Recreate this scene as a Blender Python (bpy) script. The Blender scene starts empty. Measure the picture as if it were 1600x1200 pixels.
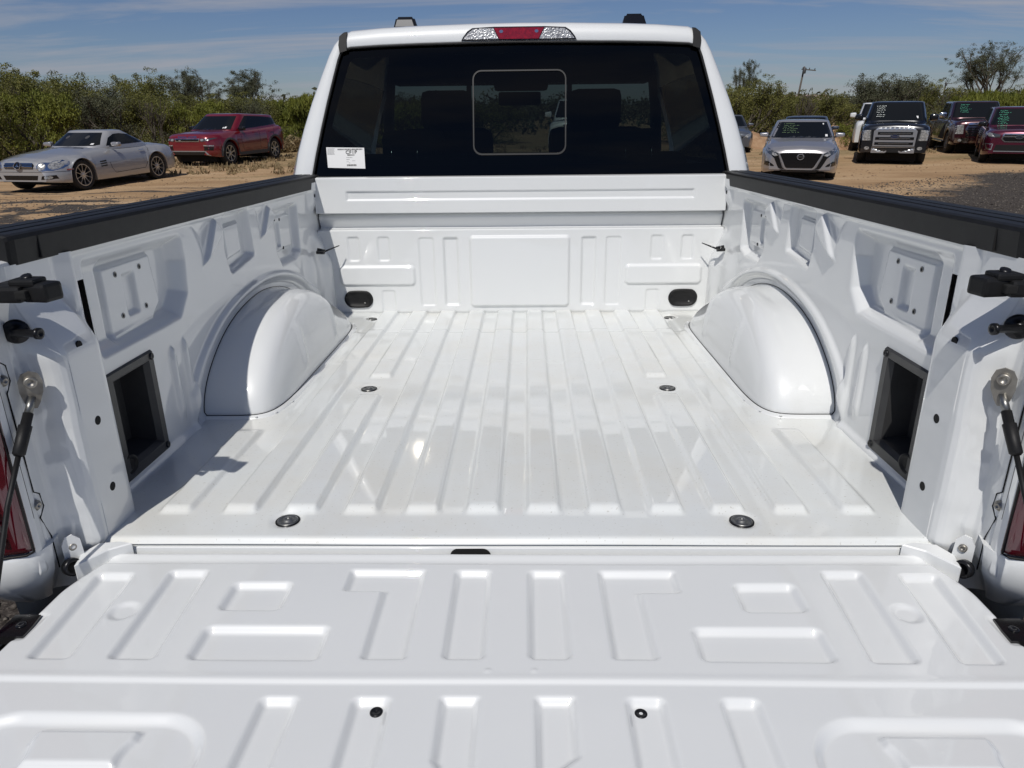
import bpy, bmesh, math, random
import numpy as np
from math import radians, sin, cos, pi, sqrt, hypot, atan2
from mathutils import Matrix, Vector
from mathutils.bvhtree import BVHTree
random.seed(7); rng = np.random.default_rng(7)
sc = bpy.context.scene
col = sc.collection

# ------------------------------------------------------------------ camera, sky, sun, exposure
RAKE = radians(2.08)                     # the truck stands nose-low
CAM_L = Vector((0.0273, -1.1229, 0.7047))  # camera in truck coordinates (origin: rear edge of the bed floor)
CAM_H = 1.68
ZF = CAM_H - (CAM_L.z * cos(RAKE) - CAM_L.y * sin(RAKE))
TRUCK = Matrix.Translation((0, 0, ZF)) @ Matrix.Rotation(-RAKE, 4, 'X')
yaw, pit, rol = -0.02245, -0.341957, -0.010624
Fv = Vector((sin(yaw) * cos(pit), cos(yaw) * cos(pit), sin(pit)))
R0 = Vector((cos(yaw), -sin(yaw), 0)); U0 = R0.cross(Fv)
Rv = R0 * cos(rol) + U0 * sin(rol); Uv = Rv.cross(Fv)
cam = bpy.data.objects.new('camera', bpy.data.cameras.new('camera')); col.objects.link(cam)
cm = Matrix.Identity(4)
for i in range(3):
    cm[i][0], cm[i][1], cm[i][2], cm[i][3] = Rv[i], Uv[i], -Fv[i], CAM_L[i]
cam.matrix_world = TRUCK @ cm
cam.data.sensor_width = 36; cam.data.lens = 1094.8 / 1600 * 36
cam.data.clip_start = 0.05; cam.data.clip_end = 3000
sc.camera = cam

SUN = Vector((-0.150, -0.56, 0.815)).normalized()
elev = math.asin(SUN.z); azim = atan2(SUN.x, SUN.y)
w = bpy.data.worlds.new('World'); sc.world = w; w.use_nodes = True
nt = w.node_tree; N = nt.nodes; L = nt.links; N.clear()
out = N.new('ShaderNodeOutputWorld'); bg = N.new('ShaderNodeBackground')
sky = N.new('ShaderNodeTexSky'); sky.sky_type = 'NISHITA'; sky.sun_disc = False
sky.sun_elevation = elev; sky.sun_rotation = azim; sky.altitude = 900; sky.air_density = 1.0; sky.dust_density = 0.3; sky.ozone_density = 1.2
tc = N.new('ShaderNodeTexCoord')
sep = N.new('ShaderNodeSeparateXYZ'); L.new(tc.outputs['Generated'], sep.inputs[0])
# project the view direction on a high flat layer so the cirrus streaks foreshorten towards the horizon
zc = N.new('ShaderNodeMath'); zc.operation = 'MAXIMUM'; L.new(sep.outputs['Z'], zc.inputs[0]); zc.inputs[1].default_value = 0.0
zz = N.new('ShaderNodeMath'); zz.operation = 'ADD'; L.new(zc.outputs[0], zz.inputs[0]); zz.inputs[1].default_value = 0.10
dx = N.new('ShaderNodeMath'); dx.operation = 'DIVIDE'; L.new(sep.outputs['X'], dx.inputs[0]); L.new(zz.outputs[0], dx.inputs[1])
dy = N.new('ShaderNodeMath'); dy.operation = 'DIVIDE'; L.new(sep.outputs['Y'], dy.inputs[0]); L.new(zz.outputs[0], dy.inputs[1])
cb = N.new('ShaderNodeCombineXYZ'); L.new(dx.outputs[0], cb.inputs[0]); L.new(dy.outputs[0], cb.inputs[1])
mp = N.new('ShaderNodeMapping'); mp.inputs['Scale'].default_value = (0.45, 1.5, 1); mp.inputs['Rotation'].default_value = (0, 0, -0.28); mp.inputs['Location'].default_value = (3.1, 1.7, 0)
L.new(cb.outputs[0], mp.inputs[0])
n1 = N.new('ShaderNodeTexNoise'); n1.inputs['Scale'].default_value = 0.75; n1.inputs['Detail'].default_value = 9; n1.inputs['Roughness'].default_value = 0.62; n1.inputs['Distortion'].default_value = 0.5
L.new(mp.outputs[0], n1.inputs[0])
r1 = N.new('ShaderNodeValToRGB'); r1.color_ramp.elements[0].position = 0.48; r1.color_ramp.elements[1].position = 0.68
r1.color_ramp.elements[1].color = (0.85, 0.85, 0.85, 1); L.new(n1.outputs[0], r1.inputs[0])
mx = N.new('ShaderNodeMix'); mx.data_type = 'RGBA'
L.new(r1.outputs[0], mx.inputs[0])
tint = N.new('ShaderNodeMix'); tint.data_type = 'RGBA'; tint.blend_type = 'MULTIPLY'; tint.inputs[0].default_value = 1
L.new(sky.outputs[0], tint.inputs[6]); tint.inputs[7].default_value = (0.60, 0.69, 0.93, 1)
L.new(tint.outputs[2], mx.inputs[6]); mx.inputs[7].default_value = (6.0, 6.2, 7.0, 1)
L.new(mx.outputs[2], bg.inputs[0]); bg.inputs[1].default_value = 0.055
L.new(bg.outputs[0], out.inputs[0])

sl = bpy.data.lights.new('sun', 'SUN'); sl.energy = 3.4; sl.angle = radians(0.53); sl.color = (1.0, 0.965, 0.91)
so = bpy.data.objects.new('sun', sl); col.objects.link(so)
so.rotation_euler = SUN.to_track_quat('Z', 'Y').to_euler(); so.location = (-10, -25, 30)
sc.view_settings.view_transform = 'Standard'; sc.view_settings.look = 'None'
sc.view_settings.exposure = 0.0; sc.view_settings.gamma = 1.0
try: sc.view_settings.use_curve_mapping = False
except Exception: pass

# ------------------------------------------------------------------ materials
def mat(name, color, rough=0.5, metal=0.0, coat=0.0, spec=0.5, noise=None, bump=None, coat_rough=0.03, trans=0.0, emis=None):
    """noise=(scale, second colour, contrast)  bump=(scale, strength, distance)"""
    m = bpy.data.materials.new(name); m.use_nodes = True
    n = m.node_tree.nodes; l = m.node_tree.links; b = n['Principled BSDF']
    b.inputs['Base Color'].default_value = (*color, 1); b.inputs['Roughness'].default_value = rough
    b.inputs['Metallic'].default_value = metal; b.inputs['Coat Weight'].default_value = coat
    b.inputs['Coat Roughness'].default_value = coat_rough; b.inputs['Coat IOR'].default_value = 1.65; b.inputs['Specular IOR Level'].default_value = spec
    b.inputs['Transmission Weight'].default_value = trans
    t = None
    if noise or bump:
        t = n.new('ShaderNodeTexCoord')
    if noise:
        x = n.new('ShaderNodeTexNoise'); x.inputs['Scale'].default_value = noise[0]; x.inputs['Detail'].default_value = 6
        l.new(t.outputs['Object'], x.inputs[0])
        r = n.new('ShaderNodeValToRGB'); c = noise[2] if len(noise) > 2 else 0.2
        r.color_ramp.elements[0].position = 0.5 - c; r.color_ramp.elements[1].position = 0.5 + c
        r.color_ramp.elements[0].color = (*color, 1); r.color_ramp.elements[1].color = (*noise[1], 1)
        l.new(x.outputs[0], r.inputs[0]); l.new(r.outputs[0], b.inputs['Base Color'])
    if bump:
        x = n.new('ShaderNodeTexNoise'); x.inputs['Scale'].default_value = bump[0]; x.inputs['Detail'].default_value = 3
        l.new(t.outputs['Object'], x.inputs[0])
        bp = n.new('ShaderNodeBump'); bp.inputs['Strength'].default_value = bump[1]; bp.inputs['Distance'].default_value = bump[2]
        l.new(x.outputs[0], bp.inputs['Height']); l.new(bp.outputs[0], b.inputs['Normal'])
    return m

M = {}
M['paint'] = mat('white_paint', (0.705, 0.72, 0.72), 0.42, coat=1.0, noise=(2.3, (0.72, 0.73, 0.725), 0.3), bump=(5, 0.03, 0.004))
def dusty_paint():
    m = mat('white_paint_bed_floor', (0.73, 0.735, 0.72), 0.42, coat=1.0)
    n = m.node_tree.nodes; l = m.node_tree.links; b = n['Principled BSDF']
    t = n.new('ShaderNodeTexCoord')
    x = n.new('ShaderNodeTexNoise'); x.inputs['Scale'].default_value = 3.2; x.inputs['Detail'].default_value = 8; x.inputs['Roughness'].default_value = 0.65
    l.new(t.outputs['Object'], x.inputs[0])
    r = n.new('ShaderNodeValToRGB'); r.color_ramp.elements[0].position = 0.45; r.color_ramp.elements[1].position = 0.75
    r.color_ramp.elements[0].color = (0.72, 0.74, 0.73, 1); r.color_ramp.elements[1].color = (0.69, 0.68, 0.63, 1)
    l.new(x.outputs[0], r.inputs[0]); l.new(r.outputs[0], b.inputs['Base Color'])
    r2 = n.new('ShaderNodeMapRange'); r2.inputs[1].default_value = 0.35; r2.inputs[2].default_value = 0.75
    r2.inputs[3].default_value = 0.015; r2.inputs[4].default_value = 0.07
    l.new(x.outputs[0], r2.inputs[0]); l.new(r2.outputs[0], b.inputs['Coat Roughness'])
    y = n.new('ShaderNodeTexNoise'); y.inputs['Scale'].default_value = 5; l.new(t.outputs['Object'], y.inputs[0])
    bp = n.new('ShaderNodeBump'); bp.inputs['Strength'].default_value = 0.03; bp.inputs['Distance'].default_value = 0.004
    l.new(y.outputs[0], bp.inputs['Height']); l.new(bp.outputs[0], b.inputs['Normal'])
    z = n.new('ShaderNodeTexNoise'); z.inputs['Scale'].default_value = 170; z.inputs['Detail'].default_value = 2; l.new(t.outputs['Object'], z.inputs[0])
    zr = n.new('ShaderNodeValToRGB'); zr.color_ramp.elements[0].position = 0.27; zr.color_ramp.elements[1].position = 0.34; zr.color_ramp.elements[0].color = (0.72, 0.70, 0.66, 1); zr.color_ramp.elements[1].color = (1, 1, 1, 1)
    l.new(z.outputs[0], zr.inputs[0]); mu = n.new('ShaderNodeMix'); mu.data_type = 'RGBA'; mu.blend_type = 'MULTIPLY'; mu.inputs[0].default_value = 0.8
    l.new(r.outputs[0], mu.inputs[6]); l.new(zr.outputs[0], mu.inputs[7]); l.new(mu.outputs[2], b.inputs['Base Color'])
    return m
M['floor_paint'] = dusty_paint()
M['black_plastic'] = mat('black_plastic', (0.008, 0.008, 0.0085), 0.52, spec=0.28, noise=(40, (0.013, 0.013, 0.0135)), bump=(600, 0.25, 0.0006))
M['cubby_plastic'] = mat('cubby_plastic', (0.026, 0.026, 0.027), 0.42, noise=(30, (0.034, 0.034, 0.035)))
M['gloss_black'] = mat('gloss_black', (0.008, 0.008, 0.009), 0.12)
M['black_metal'] = mat('black_metal', (0.02, 0.02, 0.022), 0.3, metal=0.6)
M['dark_void'] = mat('dark_void', (0.006, 0.006, 0.006), 0.9)
M['steel'] = mat('steel', (0.33, 0.33, 0.32), 0.38, metal=0.9, noise=(60, (0.2, 0.2, 0.19)))
M['dark_steel'] = mat('dark_steel', (0.035, 0.035, 0.035), 0.45, metal=0.6)
M['zinc'] = mat('zinc_plate', (0.42, 0.40, 0.36), 0.42, metal=0.8, noise=(50, (0.25, 0.23, 0.2)))
M['chrome'] = mat('chrome', (0.75, 0.75, 0.76), 0.10, metal=1.0)
M['satin'] = mat('satin_silver', (0.55, 0.56, 0.57), 0.3, metal=0.9)
M['red_lens'] = mat('red_lens', (0.26, 0.004, 0.012), 0.08, coat=1.0, noise=(90, (0.14, 0.002, 0.008)))
M['tail_lens'] = mat('tail_lens', (0.085, 0.002, 0.008), 0.06, coat=1.0, noise=(14, (0.045, 0.001, 0.005)))
M['dark_red_lens'] = mat('dark_red_lens', (0.022, 0.004, 0.008), 0.10, coat=1.0)
M['clear_lens'] = mat('clear_lens', (0.42, 0.43, 0.44), 0.22, metal=0.35, coat=1.0, noise=(120, (0.16, 0.16, 0.17), 0.12), bump=(160, 0.6, 0.002))
M['rubber'] = mat('tyre_rubber', (0.016, 0.016, 0.016), 0.8, bump=(60, 0.3, 0.003))
M['paper'] = mat('sticker_paper', (0.72, 0.72, 0.71), 0.6)
M['ink'] = mat('ink', (0.02, 0.02, 0.02), 0.7)
M['grey_ink'] = mat('grey_ink', (0.22, 0.22, 0.22), 0.7)
M['seat_cloth'] = mat('seat_cloth', (0.02, 0.02, 0.022), 0.9)
M['brass'] = mat('brass', (0.5, 0.33, 0.08), 0.35, metal=0.9)
M['win_white'] = mat('window_paint_white', (0.75, 0.8, 0.75), 0.7)
M['win_green'] = mat('window_paint_green', (0.08, 0.38, 0.24), 0.7)
M['bark'] = mat('bark', (0.055, 0.042, 0.03), 0.9, noise=(9, (0.10, 0.085, 0.065)))
M['pole_wood'] = mat('pole_wood', (0.10, 0.085, 0.07), 0.9)

def glass_mat(name, tint, gloss=0.06):
    m = bpy.data.materials.new(name); m.use_nodes = True; n = m.node_tree.nodes; l = m.node_tree.links; n.clear()
    o = n.new('ShaderNodeOutputMaterial'); t = n.new('ShaderNodeBsdfTransparent'); t.inputs[0].default_value = (*tint, 1)
    g = n.new('ShaderNodeBsdfGlossy'); g.inputs['Roughness'].default_value = 0.02; g.inputs[0].default_value = (0.78, 0.72, 0.62, 1)
    f = n.new('ShaderNodeFresnel'); ge = n.new('ShaderNodeNewGeometry'); mr = n.new('ShaderNodeMapRange'); mr.inputs[3].default_value = 1.5; mr.inputs[4].default_value = 1 / 1.5
    l.new(ge.outputs['Backfacing'], mr.inputs[0]); l.new(mr.outputs[0], f.inputs[0])
    x = n.new('ShaderNodeMixShader'); l.new(f.outputs[0], x.inputs[0]); l.new(t.outputs[0], x.inputs[1]); l.new(g.outputs[0], x.inputs[2])
    l.new(x.outputs[0], o.inputs[0]); return m
M['tinted_glass'] = glass_mat('tinted_glass', (0.075, 0.092, 0.092))
M['clear_glass'] = glass_mat('clear_glass', (0.85, 0.92, 0.90))
M['car_glass'] = mat('dark_car_glass', (0.007, 0.008, 0.009), 0.04, spec=0.30)

def leaf_mat(name, c1, c2, c3):
    m = bpy.data.materials.new(name); m.use_nodes = True; n = m.node_tree.nodes; l = m.node_tree.links; b = n['Principled BSDF']
    b.inputs['Roughness'].default_value = 0.6; b.inputs['Specular IOR Level'].default_value = 0.25
    g = n.new('ShaderNodeNewGeometry'); oi = n.new('ShaderNodeObjectInfo')
    x = n.new('ShaderNodeTexNoise'); x.inputs['Scale'].default_value = 1.1; x.inputs['Detail'].default_value = 3
    l.new(g.outputs['Position'], x.inputs[0])
    r = n.new('ShaderNodeValToRGB'); r.color_ramp.elements[0].position = 0.36; r.color_ramp.elements[1].position = 0.66
    r.color_ramp.elements[0].color = (*c1, 1); r.color_ramp.elements[1].color = (*c2, 1)
    l.new(x.outputs[0], r.inputs[0])
    mx = n.new('ShaderNodeMix'); mx.data_type = 'RGBA'; l.new(g.outputs['Random Per Island'], mx.inputs[0])
    l.new(r.outputs[0], mx.inputs[6]); mx.inputs[7].default_value = (*c3, 1)
    m2 = n.new('ShaderNodeMath'); m2.operation = 'MULTIPLY'; m2.inputs[1].default_value = 0.55
    l.new(g.outputs['Random Per Island'], m2.inputs[0]); l.new(m2.outputs[0], mx.inputs[0])
    l.new(mx.outputs[2], b.inputs['Base Color'])
    tr = n.new('ShaderNodeBsdfTranslucent'); l.new(mx.outputs[2], tr.inputs[0])
    ms = n.new('ShaderNodeMixShader'); ms.inputs[0].default_value = 0.25
    l.new(b.outputs[0], ms.inputs[1]); l.new(tr.outputs[0], ms.inputs[2])
    l.new(ms.outputs[0], n['Material Output'].inputs[0])
    return m
M['leaf_olive'] = leaf_mat('leaf_olive', (0.070, 0.080, 0.020), (0.17, 0.17, 0.040), (0.24, 0.22, 0.07))
M['leaf_bright'] = leaf_mat('leaf_bright', (0.08, 0.10, 0.018), (0.20, 0.215, 0.035), (0.24, 0.24, 0.05))
M['leaf_grey'] = leaf_mat('leaf_grey', (0.055, 0.062, 0.036), (0.105, 0.11, 0.06), (0.15, 0.15, 0.09))
M['straw'] = leaf_mat('straw', (0.20, 0.14, 0.08), (0.30, 0.23, 0.12), (0.36, 0.28, 0.16))

# ------------------------------------------------------------------ helpers
def link(name, me, m=None, parent=None, smooth=False):
    o = bpy.data.objects.new(name, me); col.objects.link(o)
    if m is not None and len(me.materials) == 0: me.materials.append(m)
    if parent is not None: o.parent = parent
    if smooth:
        me.polygons.foreach_set('use_smooth', [True] * len(me.polygons))
    return o
def tag(o, label=None, cat=None, group=None, kind=None):
    if label: o['label'] = label
    if cat: o['category'] = cat
    if group: o['group'] = group
    if kind: o['kind'] = kind
    return o
def empty(name, label, cat, loc=(0, 0, 0), rz=0, group=None):
    o = bpy.data.objects.new(name, None); col.objects.link(o); o.location = loc; o.rotation_euler = (0, 0, rz)
    o.empty_display_size = 0.3
    return tag(o, label, cat, group)
def mesh(name, v, f):
    me = bpy.data.meshes.new(name); me.from_pydata([tuple(p) for p in v], [], [tuple(q) for q in f]); me.update(); return me
def obj(name, v, f, m, parent=None, smooth=False):
    return link(name, mesh(name, v, f), m, parent, smooth)
def grid(name, P, m, parent=None, flip=False, keep=None, smooth=True):
    """P: array (a, b, 3)"""
    a, b = P.shape[:2]
    idx = np.arange(a * b).reshape(a, b)
    q = np.stack([idx[:-1, :-1], idx[1:, :-1], idx[1:, 1:], idx[:-1, 1:]], -1)
    if flip: q = q[..., ::-1]
    q = q.reshape(-1, 4)
    if keep is not None: q = q[keep.reshape(-1)]
    me = bpy.data.meshes.new(name)
    me.vertices.add(a * b); me.vertices.foreach_set('co', P.reshape(-1).astype(np.float32))
    me.loops.add(q.size); me.loops.foreach_set('vertex_index', q.reshape(-1).astype(np.int32))
    me.polygons.add(len(q)); me.polygons.foreach_set('loop_start', np.arange(0, q.size, 4, dtype=np.int32))
    me.update(calc_edges=True); me.validate()
    return link(name, me, m, parent, smooth)
def bm_obj(name, bm, m, parent=None, smooth=False):
    me = bpy.data.meshes.new(name); bm.to_mesh(me); bm.free(); return link(name, me, m, parent, smooth)
def add_box(bm, c, s, rot=None, bevel=0.0, segs=2):
    r = bmesh.ops.create_cube(bm, size=1.0)
    mt = Matrix.Translation(c) @ (rot if rot is not None else Matrix.Identity(4)) @ Matrix.Diagonal((*s, 1))
    bmesh.ops.transform(bm, matrix=mt, verts=r['verts'])
    if bevel > 0:
        ed = list({e for v in r['verts'] for e in v.link_edges})
        bmesh.ops.bevel(bm, geom=ed, offset=bevel, segments=segs, affect='EDGES', profile=0.6)
def box(name, c, s, m, parent=None, rot=None, bevel=0.0):
    bm = bmesh.new(); add_box(bm, c, s, rot, bevel); return bm_obj(name, bm, m, parent)
def tube_data(pts, rad, n=10, caps=True):
    pts = [Vector(p) for p in pts]; V = []; F = []
    k = len(pts)
    if not hasattr(rad, '__len__'): rad = [rad] * k
    up = Vector((0, 0, 1))
    for i, p in enumerate(pts):
        d = (pts[min(i + 1, k - 1)] - pts[max(i - 1, 0)]).normalized()
        a = d.cross(up)
        if a.length < 1e-3: a = d.cross(Vector((1, 0, 0)))
        a.normalize(); b = d.cross(a)
        for j in range(n):
            t = 2 * pi * j / n
            V.append(p + (a * cos(t) + b * sin(t)) * rad[i])
    for i in range(k - 1):
        for j in range(n):
            F.append((i * n + j, i * n + (j + 1) % n, (i + 1) * n + (j + 1) % n, (i + 1) * n + j))
    if caps:
        F.append(tuple(range(n))[::-1]); F.append(tuple((k - 1) * n + j for j in range(n)))
    return V, F
def tube(name, pts, rad, m, parent=None, n=10):
    v, f = tube_data(pts, rad, n); return obj(name, v, f, m, parent, True)
def lathe(name, prof, m, parent=None, n=28, axis='Z', loc=(0, 0, 0), mtx=None, smooth=True):
    """prof: list of (r, h) turned round the axis"""
    V = []; F = []
    for r, h in prof:
        for j in range(n):
            t = 2 * pi * j / n
            p = Vector((r * cos(t), r * sin(t), h))
            V.append(p)
    k = len(prof)
    for i in range(k - 1):
        for j in range(n):
            F.append((i * n + j, i * n + (j + 1) % n, (i + 1) * n + (j + 1) % n, (i + 1) * n + j))
    F.append(tuple((k - 1) * n + j for j in range(n)))
    F.append(tuple(range(n))[::-1])
    if mtx is None:
        mtx = Matrix.Translation(loc) @ {'Z': Matrix.Identity(4), 'X': Matrix.Rotation(pi / 2, 4, 'Y'), 'Y': Matrix.Rotation(-pi / 2, 4, 'X')}[axis]
    V = [mtx @ p for p in V]
    return obj(name, V, F, m, parent, smooth)
def aim(loc, n):
    return Matrix.Translation(loc) @ Vector(n).normalized().to_track_quat('Z', 'Y').to_matrix().to_4x4()
def interp(x, tab):
    xs, ys = zip(*tab); return np.interp(x, xs, ys)
def sstep(t):
    t = np.clip(t, 0, 1); return t * t * (3 - 2 * t)
def sd_box(X, Y, cx, cy, hx, hy, r):
    qx = np.abs(X - cx) - (hx - r); qy = np.abs(Y - cy) - (hy - r)
    return np.hypot(np.maximum(qx, 0), np.maximum(qy, 0)) + np.minimum(np.maximum(qx, qy), 0) - r
def sd_poly(X, Y, pts, r=0.0):
    d = np.full(X.shape, 1e9); s = np.zeros(X.shape, bool); n = len(pts)
    for i in range(n):
        ax, ay = pts[i]; bx, by = pts[(i + 1) % n]
        ex, ey = bx - ax, by - ay; wx, wy = X - ax, Y - ay
        t = np.clip((wx * ex + wy * ey) / (ex * ex + ey * ey + 1e-12), 0, 1)
        d = np.minimum(d, (wx - ex * t) ** 2 + (wy - ey * t) ** 2)
        c = ((ay <= Y) & (by > Y)) | ((by <= Y) & (ay > Y))
        with np.errstate(divide='ignore', invalid='ignore'):
            xi = ax + (Y - ay) / (ey if abs(ey) > 1e-12 else 1e-12) * ex
        s ^= c & (X < xi)
    d = np.sqrt(d); return np.where(s, -d, d) - r
def emb(h, sd, depth, soft):
    return h + depth * sstep(-sd / soft)
def smin(a, b): return np.minimum(a, b)
def text(name, body, size, mtx, m, parent, bold=0.0, xscale=1.0, depth=0.0004, space=1.0):
    cu = bpy.data.curves.new(name, 'FONT'); cu.body = body; cu.size = size; cu.align_x = 'CENTER'; cu.align_y = 'CENTER'; cu.space_character = space; cu.offset = bold; cu.extrude = depth
    t = bpy.data.objects.new('tmp', cu); col.objects.link(t)
    bpy.context.view_layer.update()
    me = bpy.data.meshes.new_from_object(t.evaluated_get(bpy.context.evaluated_depsgraph_get()))
    bpy.data.objects.remove(t); bpy.data.curves.remove(cu)
    me.transform(Matrix.Diagonal((xscale, 1, 1, 1))); me.transform(mtx); me.materials.clear()
    return link(name, me, m, parent)
def children(o): return [c for c in bpy.data.objects if c.parent == o]

# ================================================================== THE TRUCK
T = empty('pickup_truck', 'white crew cab pickup truck seen over its lowered tailgate into the empty open bed', 'pickup truck')
T.location = (0, 0, ZF); T.rotation_euler = (-RAKE, 0, 0)
BL = 1.75   # bed length

# ---- bed floor
def make_floor():
    xs = np.linspace(-0.835, 0.835, 420); ys = np.concatenate([[-0.002, 0.0, 0.002, 0.005], np.linspace(0.009, BL + 0.01, 300)])
    X, Y = np.meshgrid(xs, ys, indexing='ij'); Z = np.zeros_like(X)
    for c in (0.06, 0.181, 0.303, 0.545):
        for s in (-1, 1):
            sd = sd_box(X, Y, s * c, 0.5 * (0.088 + 2.2), 0.034, 0.5 * (2.2 - 0.088), 0.008)
            end = sstep((Y - 0.088) / 0.022)
            side = sstep(-sd_box(X, Y, s * c, 1.0, 0.037, 3, 0.0) / 0.011)
            Z = Z + 0.0125 * end * side
    for s in (-1, 1):   # ribs interrupted by the middle tie-down
        for (y0, y1) in ((0.088, 0.760), (0.905, 2.2)):
            e = sstep((Y - y0) / 0.022) * (sstep((y1 - Y) / 0.022) if y1 < 1.8 else 1)
            Z = Z + 0.0125 * e * sstep(-sd_box(X, Y, s * 0.423, 1.0, 0.037, 3, 0) / 0.011)
        e = sstep((Y - 0.088) / 0.022) * sstep((0.52 - Y) / 0.04)
        Z = Z + 0.010 * e * sstep(-sd_box(X, Y, s * 0.675, 1.0, 0.036, 3, 0) / 0.013)
        # narrow shelf beside the wheelhouse
        Z = Z + 0.004 * sstep((np.abs(X) - 0.60) / 0.02) * sstep((Y - 0.45) / 0.2) * (np.sign(X) == s)
    # faint cross steps pressed in the sheet
    Z = Z - 0.0022 * sstep((Y - 1.43) / 0.02) + 0.0012 * sstep((Y - 1.05) / 0.015)
    for cx, cy in ((0.441, 0.07), (0.441, 0.824), (0.61, 1.662)):
        for s in (-1, 1):
            Z = Z - 0.004 * sstep((0.034 - np.hypot(X - s * cx, Y - cy)) / 0.012)
    # low waves left by the stamping
    Z = Z + 0.0006 * np.sin(X * 9 + 1.3 * np.sin(Y * 5)) * np.sin(Y * 7 + 0.7)
    # rear edge rolls down
    Z = Z - 0.010 * (1 - sstep((Y + 0.002) / 0.010))
    return grid('bed_floor', np.stack([X, Y, Z], -1), M['floor_paint'], T)
make_floor()
def tie_down(x, y):
    a = lathe('tie_down_bolt', [(0.020, -0.006), (0.020, 0.0012), (0.0175, 0.0022), (0.0155, 0.0004), (0.010, 0.0008), (0.0085, 0.004), (0.004, 0.0045), (0.0035, 0.002)], M['steel'], T, loc=(x, y, -0.002))
    lathe('recess_ring', [(0.0235, -0.0056), (0.0235, 0.0006), (0.0203, 0.0008), (0.0203, -0.0056)], M['black_metal'], a, loc=(x, y, -0.0022))
for cx, cy in ((0.441, 0.07), (0.441, 0.824), (0.61, 1.662)):
    for s in (-1, 1): tie_down(s * cx, cy)

# ---- rear sill below the floor edge
def make_sill():
    xs = np.linspace(-0.765, 0.765, 300); prof = [(0.0, -0.0115), (0.006, -0.0135), (0.006, -0.0150), (-0.003, -0.0165), (-0.004, -0.024), (-0.004, -0.075), (0.03, -0.10)]
    pr = []
    for a, b in zip(prof[:-1], prof[1:]):
        for t in np.linspace(0, 1, 5)[:-1]: pr.append((a[0] + (b[0] - a[0]) * t, a[1] + (b[1] - a[1]) * t))
    pr.append(prof[-1]); pr = np.array(pr)
    P = np.zeros((len(xs), len(pr), 3)); P[..., 0] = xs[:, None]; P[..., 1] = pr[None, :, 0]; P[..., 2] = pr[None, :, 1]
    return grid('rear_sill', P, M['paint'], T, flip=False)
make_sill()
v = []; 
for k in range(24):
    t = 2 * pi * k / 24; cx = 0.022 * np.sign(cos(t)); v.append((-0.078 + cx + 0.016 * cos(t), -0.0055, -0.032 + 0.016 * sin(t)))
obj('drain_slot', v + [(-0.078, -0.0055, -0.032)], [(k, (k + 1) % 24, 24) for k in range(24)], M['dark_void'], T)

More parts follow.
